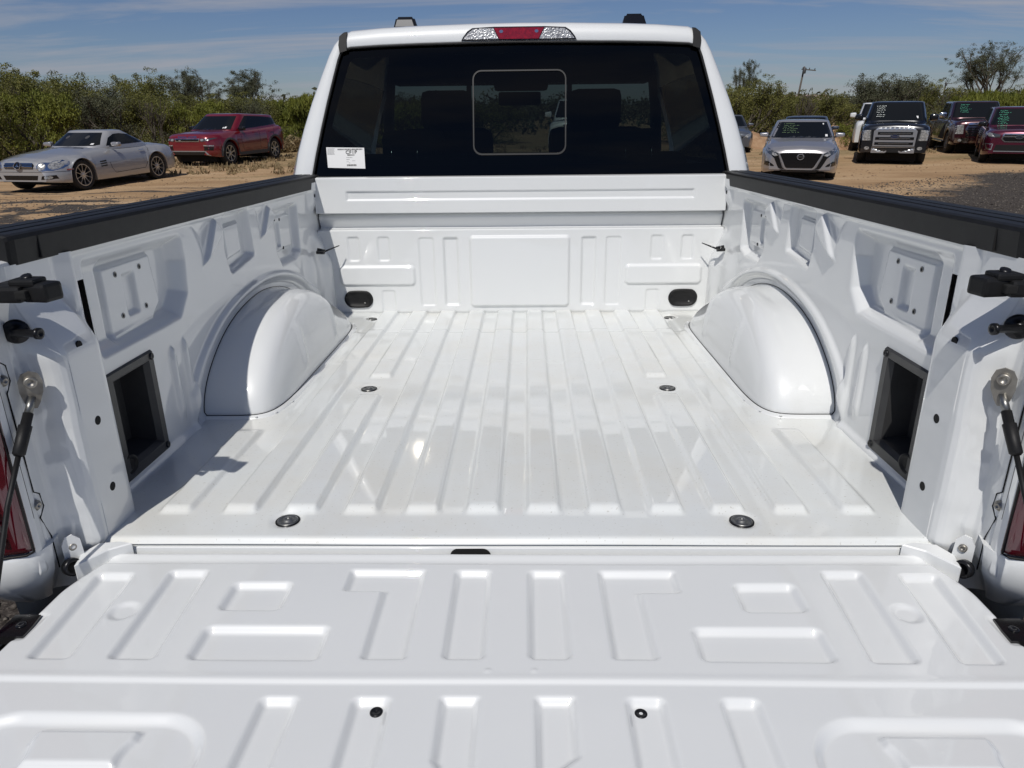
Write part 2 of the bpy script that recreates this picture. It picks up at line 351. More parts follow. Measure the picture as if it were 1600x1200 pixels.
# ---- side walls (s = -1 left, +1 right): stamped inner panel in (Y, Z), recess depth pushes outward
XW = 0.824
def wall_field(Y, Z):
    h = np.zeros_like(Y)
    P1 = [(0.212, 0.474), (0.592, 0.472), (0.598, 0.42), (0.588, 0.345), (0.54, 0.300), (0.46, 0.298), (0.215, 0.299)]
    h = emb(h, sd_poly(Y, Z, P1, 0.016), 0.038, 0.034)
    h = emb(h, sd_poly(Y, Z, [(0.30, 0.447), (0.49, 0.447), (0.505, 0.34), (0.47, 0.317), (0.30, 0.312)], 0.012), -0.011, 0.010)
    h = emb(h, sd_box(Y, Z, 0.245, 0.385, 0.043, 0.095, 0.012), -0.015, 0.022)
    h = emb(h, sd_poly(Y, Z, [(0.375, 0.425), (0.415, 0.425), (0.415, 0.338), (0.375, 0.338)], 0.006), 0.011, 0.013)
    h = emb(h, sd_poly(Y, Z, [(0.885, 0.492), (1.035, 0.49), (1.05, 0.37), (1.02, 0.365), (0.885, 0.348), (0.868, 0.40)], 0.018), 0.022, 0.020)
    h = emb(h, sd_poly(Y, Z, [(0.895, 0.462), (1.0, 0.465), (1.0, 0.385), (0.895, 0.375)], 0.008), -0.008, 0.010)
    h = emb(h, sd_poly(Y, Z, [(1.285, 0.462), (1.515, 0.462), (1.51, 0.31), (1.46, 0.295), (1.32, 0.295), (1.285, 0.34)], 0.02), 0.026, 0.024)
    h = emb(h, sd_box(Y, Z, 1.40, 0.385, 0.085, 0.062, 0.012), -0.009, 0.009)
    h = emb(h, sd_box(Y, Z, 1.345, 0.385, 0.022, 0.05, 0.015), 0.010, 0.010)
    h = emb(h, sd_poly(Y, Z, [(0.800, 0.498), (0.838, 0.466), (0.828, 0.447), (0.705, 0.385)], 0.003), -0.012, 0.008)
    h = emb(h, sd_poly(Y, Z, [(0.665, 0.500), (0.795, 0.500), (0.715, 0.405)], 0.004), 0.007, 0.035)
    h = emb(h, sd_poly(Y, Z, [(1.215, 0.492), (1.258, 0.470), (1.262, 0.445), (1.130, 0.398)], 0.003), -0.011, 0.009)
    h = emb(h, sd_poly(Y, Z, [(1.11, 0.496), (1.20, 0.496), (1.13, 0.42)], 0.004), 0.006, 0.03)
    for yc, z0, z1 in ((0.470, 0.085, 0.238), (0.532, 0.060, 0.243)):
        ww = 0.012 * np.sqrt(np.clip((z1 - Z) / 0.035, 0, 1)) * (1 + 0.3 * np.clip((0.2 - Z) / 0.15, 0, 1))
        h = h - 0.0085 * sstep((ww - np.abs(Y - yc)) / 0.007) * sstep((Z - z0 + 0.05) / 0.05)
    # wheel arch rim pressed into the panel
    e = np.hypot((Y - 1.08) / 0.49, Z / 0.235) - 1
    h = h + 0.006 * sstep((0.12 - e) / 0.06)
    h = h - 0.013 * sstep((e - 0.11) / 0.04) * sstep((0.23 - e) / 0.05) * sstep((Y - 0.50) / 0.05)
    # front end: soft bulges by the bulkhead and inward flare
    h = h - 0.046 * sstep((Y - 1.52) / 0.16) * sstep((0.33 - Z) / 0.13) * (0.8 + 0.2 * np.cos(Y * 40))
    h = h - 0.012 * sstep((Y - 1.66) / 0.06) * (1 - sstep((Z - 0.30) / 0.06) * sstep((0.47 - Z) / 0.05))
    h = h - 0.010 * np.exp(-(((Y - 1.68) / 0.04) ** 2 + ((Z - 0.31) / 0.03) ** 2))
    # flange under the rail and at the floor
    h = h - 0.006 * sstep((Z - 0.497) / 0.008)
    h = h - 0.010 * (1 - sstep(Z / 0.02))
    h = h + 0.0012 * np.sin(Y * 11 + 3 * Z) * np.sin(Z * 17 + Y * 3)
    return h
def make_wall(s):
    ys = np.linspace(0.098, BL + 0.07, 440); zs = np.linspace(-0.004, 0.535, 150)
    Y, Z = np.meshgrid(ys, zs, indexing='ij'); h = wall_field(Y, Z)
    P = np.stack([s * (XW + h), Y, Z], -1)
    cy = 0.5 * (Y[:-1, :-1] + Y[1:, 1:]); cz = 0.5 * (Z[:-1, :-1] + Z[1:, 1:])
    keep = ~((cy > 0.205) & (cy < 0.365) & (cz > 0.022) & (cz < 0.242))
    keep &= ~((cy > 0.178) & (cy < 0.197) & (cz > 0.335) & (cz < 0.452) & (cy > 0.178 + 0.10 * (0.325 - cz) * 0))
    w_ = grid('side_wall', P, M['paint'], T, flip=(s > 0), keep=keep)
    # black slot lining
    box('slot_liner', (s * (XW + 0.035), 0.187, 0.39), (0.03, 0.04, 0.15), M['dark_void'], w_)
    # storage cubby
    bm = bmesh.new()
    Yo, Zo, Yi, Zi = (0.190, 0.380), (0.012, 0.256), (0.212, 0.357), (0.038, 0.237)
    xf = s * (XW - 0.006); xb = s * (XW + 0.058)
    rings = [[(xf + s * 0.008, Yo[0], Zo[0]), (xf + s * 0.008, Yo[1], Zo[0]), (xf + s * 0.008, Yo[1], Zo[1]), (xf + s * 0.008, Yo[0], Zo[1])],
             [(xf, Yo[0] + .004, Zo[0] + .004), (xf, Yo[1] - .004, Zo[0] + .004), (xf, Yo[1] - .004, Zo[1] - .004), (xf, Yo[0] + .004, Zo[1] - .004)],
             [(xf, Yi[0], Zi[0]), (xf, Yi[1], Zi[0]), (xf, Yi[1], Zi[1]), (xf, Yi[0], Zi[1])],
             [(xf + s * .012, Yi[0] + .008, Zi[0] + .008), (xf + s * .012, Yi[1] - .008, Zi[0] + .008), (xf + s * .012, Yi[1] - .008, Zi[1] - .008), (xf + s * .012, Yi[0] + .008, Zi[1] - .008)],
             [(xb, Yi[0] + .018, Zi[0] + .02), (xb, Yi[1] - .018, Zi[0] + .02), (xb, Yi[1] - .018, Zi[1] - .02), (xb, Yi[0] + .018, Zi[1] - .02)]]
    rv = [[bm.verts.new(p) for p in r] for r in rings]
    for a, b in zip(rv[:-1], rv[1:]):
        for k in range(4): bm.faces.new((a[k], a[(k + 1) % 4], b[(k + 1) % 4], b[k]))
    bm.faces.new(rv[-1]); bmesh.ops.recalc_face_normals(bm, faces=bm.faces)
    c = bm_obj('storage_cubby', bm, M['cubby_plastic'], T)
    if s > 0: c['label'] = 'black storage cubby with moulded characters on its back wall'
    for (yy, zz_) in ((0.368, 0.243), (0.368, 0.026)):
        lathe('screw', [(0.008, -0.004), (0.008, 0.002), (0.005, 0.003), (0.002, 0.001)], M['black_metal'], c, n=14, mtx=aim((s * (XW - 0.0065), yy, zz_), (-s, 0, 0)))
    for k, (zz_, body) in enumerate(((0.168, 'JL3Z5A98'), (0.150, 'A30A'))):
        text('moulded_lettering', body, 0.016, Matrix.Translation((xb - s * 0.001, 0.285, zz_)) @ (Matrix.Rotation(-s * pi / 2, 4, 'Z') @ Matrix.Rotation(pi / 2, 4, 'X')), M['gloss_black'], c) if s > 0 else None
    # round plug low in the cubby
    lathe('cubby_plug', [(0.022, -0.004), (0.022, 0.003), (0.017, 0.0045), (0.014, 0.001), (0.012, 0.001)], M['black_plastic'], c, n=20, mtx=aim((s * (XW - 0.004), 0.212, 0.050), (-s, -0.3, 0)))
    # rivets of the tie plate
    for (yy, zz_) in ((0.346, 0.432), (0.446, 0.432), (0.446, 0.342), (0.347, 0.342)):
        hh = float(wall_field(np.array([[yy]]), np.array([[zz_]]))[0, 0])
        lathe('plate_hole', [(0.0062, -0.002), (0.0062, 0.0012), (0.0045, 0.0016), (0.0038, -0.001)], M['steel'], w_, n=14, mtx=aim((s * (XW + hh), yy, zz_), (-s, 0, 0)))
        lathe('hole_core', [(0.0036, -0.002), (0.0036, 0.0006)], M['dark_void'], w_, n=12, mtx=aim((s * (XW + hh), yy, zz_), (-s, 0, 0)))
    for (yy, zz_) in ((1.325, 0.437), (1.375, 0.432), (1.315, 0.335), (1.385, 0.332)):
        hh = float(wall_field(np.array([[yy]]), np.array([[zz_]]))[0, 0])
        lathe('hole_core', [(0.0055, -0.002), (0.0055, 0.001)], M['dark_void'], w_, n=12, mtx=aim((s * (XW + hh), yy, zz_), (-s, 0, 0)))
    hh = float(wall_field(np.array([[1.735]]), np.array([[0.482]]))[0, 0])
    lathe('hole_core', [(0.007, -0.002), (0.007, 0.001)], M['dark_void'], w_, n=12, mtx=aim((s * (XW + hh), 1.732, 0.484), (-s, 0, 0)))
    # black hook near the bulkhead
    hk = tube('cargo_hook', [(s * (XW - 0.02), 1.655, 0.272), (s * (XW - 0.05), 1.65, 0.272), (s * (XW - 0.055), 1.64, 0.28), (s * (XW - 0.03), 1.63, 0.287)], 0.007, M['gloss_black'], T)
    tube('hook_pin', [(s * (XW - 0.045), 1.655, 0.273), (s * (XW - 0.10), 1.70, 0.292)], [0.004, 0.002], M['gloss_black'], hk, 8)
    return w_
for s in (-1, 1): make_wall(s)

# ---- wheelhouses
def make_wheelhouse(s):
    A_, B_, W_, YC = 0.49, 0.235, 0.190, 1.08
    nf, nt_ = 90, 60
    ph = np.linspace(0, pi, nf); tt = np.concatenate([np.linspace(0.0, 0.80, 26), 1 - 0.20 * np.linspace(1, 0, 50)[1:] ** 1.8])
    PH, TT = np.meshgrid(ph, tt, indexing='ij')
    p = 1.9
    cy = np.sign(np.cos(PH)) * np.abs(np.cos(PH)) ** (2 / p); cz = np.abs(np.sin(PH)) ** (2 / p)
    Y = YC - A_ * TT * cy; Z = B_ * TT * cz
    Z = Z * (1 - 0.10 * sstep((Y - 1.16) / 0.22))
    u = W_ * (1 - TT ** 7) ** (1 / 7)
    # pressed darts on the inner face and a crease on the crown
    X = XW + 0.0055 - u
    for yc in (0.90, 1.25):
        X = X - 0.006 * sstep((0.022 - np.abs(Y - yc - 0.10 * (Z - 0.1))) / 0.016) * sstep((Z - 0.03) / 0.03) * sstep((0.185 - Z) / 0.03) * (TT < 0.97)
    Z = Z - 0.010 * sstep((Y - 1.10) / 0.25) * sstep((XW - 0.04 - X) / 0.06) * TT
    Z = Z - 0.012 * np.exp(-(((Y - 1.02) / 0.10) ** 2 + ((X - 0.755) / 0.035) ** 2)) * TT
    X = X + 0.035 * sstep((Y - 1.22) / 0.30) * sstep(Z / 0.15) + 0.030 * np.clip(Z / 0.235, 0, 1) ** 1.5
    X = np.minimum(X, XW + 0.0055)
    P = np.stack([s * X, Y, Z + 0.001], -1)
    w_ = grid('wheelhouse', P, M['paint'], T, flip=(s > 0))
    # sealant seam round it
    pts = []
    for f in np.linspace(0.02, pi - 0.02, 50):
        c_, z_ = np.sign(cos(f)) * abs(cos(f)) ** (2 / p), abs(sin(f)) ** (2 / p)
        yy, zz_ = YC - (A_ + 0.002) * c_, (B_ + 0.002) * z_
        hh = float(wall_field(np.array([[yy]]), np.array([[zz_]]))[0, 0])
        pts.append((s * (XW + hh - 0.0005), yy, zz_))
    tube('seam', pts, 0.0014, M['gloss_black'], w_, 6)
    pts = []
    for f in np.linspace(0, pi, 60):
        yy = YC - (A_ + 0.002) * np.sign(cos(f)) * abs(cos(f)) ** (2 / 7); xx = XW + 0.0055 - (W_ + 0.002) * abs(sin(f)) ** (2 / 7)
        pts.append((s * (xx + 0.0012), yy, 0.0092))
    tube('seam', pts, 0.0011, M['gloss_black'], w_, 6)
    return w_
for s in (-1, 1):
    w_ = make_wheelhouse(s)
    A2, W2 = 0.49, 0.190
    V = []; F = []; kk = 70
    for q_, f in enumerate(np.linspace(0, pi, kk)):
        for ex, zz_ in ((0.001, 0.0085), (0.013, 0.0075), (0.016, 0.002)):
            yy = 1.08 - (A2 + ex) * np.sign(cos(f)) * abs(cos(f)) ** (2 / 7); xx = XW + 0.0055 - (W2 + ex) * abs(sin(f)) ** (2 / 7)
            V.append((s * xx, yy, zz_))
    for q_ in range(kk - 1):
        for r_ in range(2):
            a = q_ * 3 + r_; F.append((a, a + 1, a + 4, a + 3) if s > 0 else (a, a + 3, a + 4, a + 1))
    fl_ = obj('weld_flange', V, F, M['paint'], w_, True)
    for q_ in range(6, kk - 6, 5):
        p_ = Vector(V[q_ * 3 + 1]); 
        lathe('weld_spot', [(0.0042, -0.001), (0.0036, 0.0006), (0.002, 0.0002)], M['paint'], w_, n=10, loc=(p_.x - s * 0.001, p_.y, p_.z + 0.0004)) if q_ % 10 == 6 else None

# ---- bulkhead
def make_bulkhead():
    xs = np.linspace(-0.818, 0.818, 440)
    zs = np.concatenate([np.linspace(-0.01, 0.335, 100), np.linspace(0.3375, 0.356, 12), np.linspace(0.362, 0.400, 8), np.linspace(0.403, 0.416, 9), np.linspace(0.42, 0.542, 44), np.linspace(0.543, 0.552, 8)])
    X, Z = np.meshgrid(xs, zs, indexing='ij'); h = np.zeros_like(X)
    A = np.abs(X)
    for c, z0, z1, hx in ((0.678, 0.218, 0.321, 0.027), (0.555, 0.218, 0.321, 0.027), (0.381, 0.030, 0.317, 0.034), (0.281, 0.030, 0.318, 0.034)):
        h = emb(h, sd_box(A, Z, c, (z0 + z1) / 2, hx, (z1 - z0) / 2, 0.013), 0.005 if c > 0.3 else 0.009, 0.008 if c > 0.3 else 0.012)
    h = emb(h, sd_box(A, Z, 0.587, 0.160, 0.160, 0.045, 0.022), -0.009, 0.013)
    h = emb(h, sd_box(X, Z, 0, 0.174, 0.207, 0.149, 0.018), -0.010, 0.012)
    h = emb(h, sd_box(A, Z, 0.548, 0.045, 0.030, 0.055, 0.012), 0.004, 0.006)
    h = emb(h, sd_box(X, Z, 0, 0.480, 0.692, 0.019, 0.003), 0.006, 0.007)
    h = h + 0.048 * sstep((Z - 0.344) / 0.006) * sstep((0.413 - Z) / 0.006)
    h = h - 0.015 * sstep((0.413 - Z) / 0.02) * sstep((Z - 0.348) / 0.05)
    h = h + 0.03 * sstep((Z - 0.546) / 0.007) ** 2
    h = h + 0.0008 * np.sin(X * 8) * np.sin(Z * 20)
    h = h + 0.010 * sstep((0.012 - Z) / 0.02)
    o = grid('front_bulkhead', np.stack([X, BL - 0.004 + h, Z], -1), M['paint'], T)
    # crimped joint with the floor
    # top shelf running forward to the cab
    P = np.zeros((120, 4, 3)); P[..., 0] = np.linspace(-0.818, 0.818, 120)[:, None]
    for k, (y, z) in enumerate(((BL + 0.024, 0.5515), (BL + 0.045, 0.552), (BL + 0.05, 0.545), (BL + 0.05, 0.30))): P[:, k, 1] = y; P[:, k, 2] = z
    grid('bulkhead_top', P, M['paint'], T)
    for s in (-1, 1):
        # oval plug
        cx, cz = s * 0.674, 0.062; V = []; rings = ((0.060, 0.037, -0.0035, 1), (0.058, 0.035, -0.009, 1), (0.051, 0.029, -0.009, 1), (0.047, 0.025, -0.004, 1), (0.020, 0.010, -0.003, 1))
        nn = 36
        for hx, hz, yy, _ in rings:
            for k in range(nn):
                t = 2 * pi * k / nn; fl = (hx - hz)
                V.append((cx + np.sign(cos(t)) * fl * min(1, abs(cos(t)) * 3) + hz * cos(t), BL - 0.002 + yy, cz + hz * sin(t)))
        F = [(i * nn + k, i * nn + (k + 1) % nn, (i + 1) * nn + (k + 1) % nn, (i + 1) * nn + k) for i in range(len(rings) - 1) for k in range(nn)]
        F.append(tuple((len(rings) - 1) * nn + k for k in range(nn)))
        pl = obj('oval_plug', V, F, M['black_plastic'], T, True)
        lathe('plug_button', [(0.004, 0), (0.004, 0.002), (0.002, 0.003)], M['steel'], pl, n=10, mtx=aim((cx + 0.025, BL - 0.007, cz - 0.016), (0, -1, 0.3)))
    return o
make_bulkhead()

# ---- rail caps
CAPP = [(0.822, 0.507), (0.812, 0.510), (0.8085, 0.551), (0.811, 0.5575), (0.818, 0.560), (0.836, 0.561), (0.838, 0.557), (0.843, 0.557), (0.845, 0.5615), (0.868, 0.5620), (0.870, 0.558), (0.875, 0.558), (0.877, 0.562), (0.912, 0.561), (0.930, 0.555), (0.940, 0.540), (0.943, 0.500), (0.935, 0.498)]
for s in (-1, 1):
    ys = [0.004, 0.008, 0.018, 0.05, 0.45, 0.9, 1.35, BL + 0.03, BL + 0.06]
    P = np.zeros((len(CAPP), len(ys), 3))
    for j, y in enumerate(ys):
        for i, (x, z) in enumerate(CAPP):
            f = {0: 0.90, 1: 0.96}.get(j, 1.0)
            P[i, j] = (s * (0.876 + (x - 0.876) * f), y, 0.53 + (z - 0.53) * f)
    o = grid('rail_cap', P, M['black_plastic'], T, flip=(s < 0), smooth=False)
    o.data.polygons.foreach_set('use_smooth', [False] * len(o.data.polygons))
    V = [tuple(P[i, 0]) for i in range(len(CAPP))]
    obj('end_cap', V, [tuple(range(len(CAPP)))], M['black_plastic'], o)
    # joint between the long cap and its rear piece
    box('cap_joint', (s * 0.8100, 0.075, 0.532), (0.0035, 0.003, 0.038), M['dark_void'], o)

# ---- rear posts (inner jamb) with hole panel, built from a plan profile extruded in Z
def post_profile(z):
    k = float(sstep(np.array((z - 0.345) / 0.12)))
    return [(0.852, 0.215), (0.806, 0.150), (0.762 + 0.054 * k, 0.106), (0.760 + 0.054 * k, 0.098), (0.759 + 0.054 * k, 0.05), (0.759 + 0.054 * k, 0.010), (0.7605 + 0.053 * k, -0.001), (0.766 + 0.048 * k, -0.010), (0.775 + 0.040 * k, -0.017),
            (0.786 + 0.030 * k, -0.023), (0.799 + 0.018 * k, -0.029), (0.8105 + 0.007 * k, -0.037), (0.8150, -0.048), (0.8145, -0.060), (0.8125, -0.074), (0.8150, -0.077), (0.8115, -0.081), (0.8075, -0.099), (0.8090, -0.103), (0.8110, -0.108), (0.822, -0.109)]
def make_post(s):
    zs = np.linspace(-0.095, 0.512, 124); nP = len(post_profile(0))
    # densify plan profile
    P = []
    for z in zs:
        pr = np.array(post_profile(z)); q = []
        for a, b in zip(pr[:-1], pr[1:]):
            for t in np.linspace(0, 1, 7)[:-1]: q.append(a + (b - a) * t)
        q.append(pr[-1]); q = np.array(q)
        # bend marks and spot-weld dimples down the jamb
        dd = np.zeros(len(q))
        m1 = (q[:, 1] < -0.012) & (q[:, 1] > -0.045)
        q[:, 1] += 0.003 * float(sstep(np.array(sin(z * 23 + 1.0) * 1.2))) * ((q[:, 1] < 0.008) & (q[:, 1] > -0.03))
        dd[m1] += 0.0045 * np.exp(-(((z - np.array([0.27, 0.17, 0.05])) / 0.014) ** 2)).sum() * np.exp(-((q[m1, 1] + 0.028) / 0.008) ** 2)
        dd[m1] += 0.0022 * sin(z * 26) * np.exp(-((q[m1, 1] + 0.03) / 0.02) ** 2)
        q[:, 0] -= dd
        if z < 0:   # the post tucks forward and outward below the floor, with the corner panel
            tz = -z / 0.085; q[:, 0] += 0.05 * tz * (q[:, 1] < 0.02); q[:, 1] = np.where(q[:, 1] < 0, q[:, 1] * (1 - 0.45 * tz ** 1.5), q[:, 1])
        P.append(np.stack([s * q[:, 0], q[:, 1], np.full(len(q), z)], -1))
    P = np.array(P)
    o = grid('rear_post', P, M['paint'], T, flip=(s > 0))
    for zz_ in (0.362, 0.219, 0.084):
        lathe('hole_core', [(0.0085, -0.002), (0.0085, 0.0004), (0.007, 0.0005)], M['dark_void'], o, n=18, mtx=aim((s * (0.759 + 0.054 * float(sstep(np.array((zz_ - 0.345) / 0.12)))), 0.050, zz_), (-s, 0, 0)))
    # jamb bolts of the tail lamp
    for (yy, zz_) in ((-0.080, 0.508), (-0.080, 0.341), (-0.080, 0.116)):
        b = lathe('jamb_bolt', [(0.0095, -0.004), (0.0095, 0.002), (0.006, 0.003), (0.006, 0.007), (0.003, 0.0075), (0.002, 0.004)], M['zinc'], o, n=16, mtx=aim((s * 0.8125, yy, zz_), (-s, -0.25, 0)))
    # dark seam line along the lamp side
    tube('seam', [(s * 0.8122, -0.0775, z) for z in (0.505, 0.42, 0.372)] + [(s * 0.8135, -0.064, 0.362), (s * 0.8138, -0.062, 0.335), (s * 0.8122, -0.0775, 0.318)] + [(s * 0.8122, -0.0775, z) for z in (0.28, 0.20, 0.140)] + [(s * 0.8135, -0.064, 0.130), (s * 0.8138, -0.061, 0.105), (s * 0.8122, -0.0775, 0.090), (s * 0.8135, -0.062, 0.045), (s * 0.8135, -0.062, -0.02)], 0.0012, M['dark_void'], o, 6)
    tube('seam', [(s * 0.8085, -0.0965, z) for z in (0.50, 0.36, 0.22, 0.10)], 0.0009, M['dark_void'], o, 6)
    return o
def make_latch(s):
    bm = bmesh.new()
    add_box(bm, (s * 0.778, -0.052, 0.480), (0.060, 0.060, 0.026), bevel=0.006)
    add_box(bm, (s * 0.731, -0.055, 0.481), (0.044, 0.038, 0.030), Matrix.Rotation(s * 0.15, 4, 'Z'), bevel=0.006)
    add_box(bm, (s * 0.748, -0.058, 0.497), (0.040, 0.034, 0.012), bevel=0.004)
    o = bm_obj('bumper_block', bm, M['black_plastic'], T)
    bm = bmesh.new(); add_box(bm, (s * 0.748, -0.077, 0.480), (0.018, 0.012, 0.014), bevel=0.003); bm_obj('pocket', bm, M['dark_void'], o)
    lathe('bolt', [(0.008, -0.003), (0.008, 0.003), (0.004, 0.004)], M['black_metal'], o, n=14, mtx=aim((s * 0.748, -0.058, 0.5035), (0, -0.4, 1)))
    st = lathe('striker', [(0.020, -0.003), (0.020, 0.002), (0.017, 0.004), (0.010, 0.0045), (0.009, 0.010), (0.004, 0.012)], M['black_metal'], T, n=24, mtx=aim((s * 0.803, -0.036, 0.411), (-s * 0.45, -0.9, 0)))
    lathe('striker_pin', [(0.0065, 0), (0.0065, 0.040), (0.0095, 0.043), (0.0095, 0.049), (0.0045, 0.050), (0.003, 0.047)], M['black_metal'], st, n=18, mtx=aim((s * 0.803, -0.044, 0.411), (-s, -0.12, 0)))
def make_cable(s):
    bx, by, bz = s * 0.789, -0.052, 0.329
    cb_ = bpy.data.objects.new('tailgate_cable', None); col.objects.link(cb_); cb_.parent = T
    lathe('mount_bolt', [(0.010, -0.006), (0.010, 0.004), (0.0085, 0.006), (0.0055, 0.006), (0.004, 0.003)], M['zinc'], cb_, n=18, mtx=aim((bx, by, bz), (-s * 0.6, -0.8, 0)))
    # pressed eye plate: tear-drop outline with thickness
    pts = []
    n_ = Vector((-s * 0.6, -0.8, 0)).normalized(); a = Vector((0, 0, 1)); bb = n_.cross(a)
    dirn = (Vector((0, -0.16, -1))).normalized(); dirn = (dirn - n_ * dirn.dot(n_)).normalized(); sd_ = n_.cross(dirn)
    c0 = Vector((bx, by, bz)) - n_ * 0.006
    outl = [(-0.018, 0.0), (-0.013, 0.012), (0.0, 0.0175), (0.018, 0.0165), (0.036, 0.011), (0.046, 0.006), (0.046, -0.006), (0.036, -0.011), (0.018, -0.0165), (0.0, -0.0175), (-0.013, -0.012)]
    for off in (0, 0.004):
        for u_, v_ in outl: pts.append(c0 + dirn * u_ + sd_ * v_ + n_ * off)
    k = len(outl); F = [tuple(range(k))[::-1], tuple(range(k, 2 * k))] + [(i, (i + 1) % k, k + (i + 1) % k, k + i) for i in range(k)]
    obj('eye_plate', pts, F, M['zinc'], cb_)
    e0 = c0 + dirn * 0.026 + n_ * 0.004; 
    d2 = (Vector((s * 0.800, -0.30, -0.03)) - e0).normalized()
    tube('crimp', [e0, e0 + d2 * 0.032], [0.006, 0.0065], M['steel'], cb_, 10)
    e1 = e0 + d2 * 0.028
    tube('rubber_sleeve', [e1, e1 + d2 * 0.020, e1 + d2 * 0.021, e1 + d2 * 0.068, e1 + d2 * 0.072], [0.0078, 0.0078, 0.0102, 0.0096, 0.006], M['black_plastic'], cb_, 12)
    tube('wire_rope', [e1 + d2 * 0.068, e1 + d2 * 0.15 + Vector((0, 0, -0.003)), Vector((s * 0.795, -0.24, 0.02)), Vector((s * 0.800, -0.262, -0.012))], 0.0042, M['black_plastic'], cb_, 8)
for s in (-1, 1):
    make_post(s); make_latch(s); make_cable(s)

# ---- tail lamps, outer bed sides, bumper
for s in (-1, 1):
    # outline in (X, Z) with front/back thickness
    prof = [(0.8105, -0.098), (0.8110, -0.112), (0.819, -0.121), (0.86, -0.133), (0.920, -0.131), (0.965, -0.105), (0.985, -0.05), (0.987, 0.03)]
    zs = np.array([0.044, 0.048, 0.058, 0.12, 0.20, 0.30, 0.34, 0.375, 0.38])
    P = np.zeros((len(zs), len(prof), 3))
    for i, z in enumerate(zs):
        for j, (x, y) in enumerate(prof):
            ins = 0.012 if i in (0, len(zs) - 1) else 0.0
            P[i, j] = (s * (x - 0.01 * z * 0), y + ins, z)
    tl = grid('tail_lamp', P, M['tail_lens'], T, flip=(s > 0))
    for k in range(5):
        box('lamp_cell', (s * 0.866, -0.1335, 0.078 + k * 0.024), (0.055, 0.004, 0.016), M['dark_red_lens'], tl, Matrix.Rotation(s * 0.02, 4, 'Z'))
    # gasket between lamp and jamb
    tube('gasket', [(s * 0.8105, -0.112, 0.38), (s * 0.8105, -0.112, 0.2), (s * 0.8112, -0.112, 0.045), (s * 0.819, -0.120, 0.042), (s * 0.86, -0.132, 0.042), (s * 0.92, -0.130, 0.042)], 0.0022, M['black_plastic'], tl, 6)
    # bedside outer panel
    side = [(0.935, 0.520), (0.965, 0.515), (0.985, 0.49), (0.990, 0.40), (1.000, 0.25), (1.005, 0.05), (1.000, -0.08), (0.990, -0.25), (0.970, -0.42), (0.95, -0.46)]
    ys = np.linspace(0.03, BL + 0.07, 60); P = np.zeros((len(side), len(ys), 3))
    for j, y in enumerate(ys):
        fl = 0.03 * float(np.exp(-((y - 1.08) / 0.5) ** 2))
        zb = -9
        if abs(y - 1.08) < 0.50: zb = -0.46 + 0.0 + sqrt(0.50 ** 2 - (y - 1.08) ** 2) * 0.98
        for i, (x, z) in enumerate(side):
            P[i, j] = (s * (x + fl * (z < 0.3)), y, max(z, zb))
    grid('bedside_panel', P, M['paint'], T, flip=(s > 0))
    # painted upper corner above the tail lamp
    box('upper_corner_panel', (s * 0.893, -0.045, 0.452), (0.155, 0.12, 0.135), M['paint'], T, bevel=0.012)
    # lower rear corner below the tail lamp
    prof2 = [(0.803, -0.080), (0.807, -0.104), (0.817, -0.119), (0.84, -0.130), (0.87, -0.134), (0.925, -0.129), (0.970, -0.10), (0.990, -0.03), (1.0, 0.035)]
    zs2 = np.array([-0.095, -0.090, -0.072, -0.040, -0.010, 0.032, 0.040]); P = np.zeros((len(zs2), len(prof2), 3))
    for i, z in enumerate(zs2):
        k = 1 - 0.45 * (max(0, (0.0 - z)) / 0.085) ** 1.5
        for j, (x, y) in enumerate(prof2):
            P[i, j] = (s * (x + (0.05 * max(0, (0.0 - z)) / 0.085) * (j < 4)), y * (k if y < 0 else 1) + (0.004 if i == len(zs2) - 1 else 0), z)
    grid('rear_corner_panel', P, M['paint'], T, flip=(s > 0))
    V = [tuple(P[-1, j]) for j in range(len(prof2))]; V += [(s * 0.84, 0.03, 0.040)]
    obj('corner_shelf', V, [tuple(range(len(V))) if s > 0 else tuple(range(len(V)))[::-1]], M['paint'], T)
    # hinge bracket at the tailgate pivot
    bm = bmesh.new()
    out_ = [(-0.785, -0.040), (-0.768, -0.010), (-0.730, -0.004), (-0.705, -0.010), (-0.74, -0.030), (-0.778, -0.075)]
    top = [bm.verts.new((-s * x, y, -0.001 - 0.1 * abs(y))) for x, y in out_]; bot = [bm.verts.new((-s * x, y, -0.045)) for x, y in out_]
    bm.faces.new(top); bm.faces.new(bot[::-1])
    for k in range(6): bm.faces.new((top[k], bot[k], bot[(k + 1) % 6], top[(k + 1) % 6]))
    bmesh.ops.recalc_face_normals(bm, faces=bm.faces); bmesh.ops.bevel(bm, geom=bm.edges[:], offset=0.002, segments=1, affect='EDGES')
    hb = bm_obj('hinge_bracket', bm, M['paint'], T)
    lathe('hinge_pin', [(0.016, 0), (0.016, 0.012), (0.011, 0.014), (0.009, 0.006)], M['black_metal'], hb, n=20, mtx=aim((s * 0.793, -0.062, -0.018), (-s, -0.6, 0.2)))
    hp = obj('hinge_plate', [(s * 0.780, -0.036, -0.03), (s * 0.804, -0.058, -0.03), (s * 0.804, -0.058, 0.022), (s * 0.799, -0.053, 0.036), (s * 0.790, -0.045, 0.038), (s * 0.782, -0.038, 0.026)], [tuple(range(6))], M['paint'], T)
    sm = hp.modifiers.new('t', 'SOLIDIFY'); sm.thickness = 0.004
    lathe('hinge_bolt', [(0.007, -0.003), (0.007, 0.003), (0.004, 0.004), (0.003, 0.001)], M['zinc'], hp, n=14, mtx=aim((s * 0.791, -0.0475, 0.014), (-s * 0.7, -0.7, 0)))
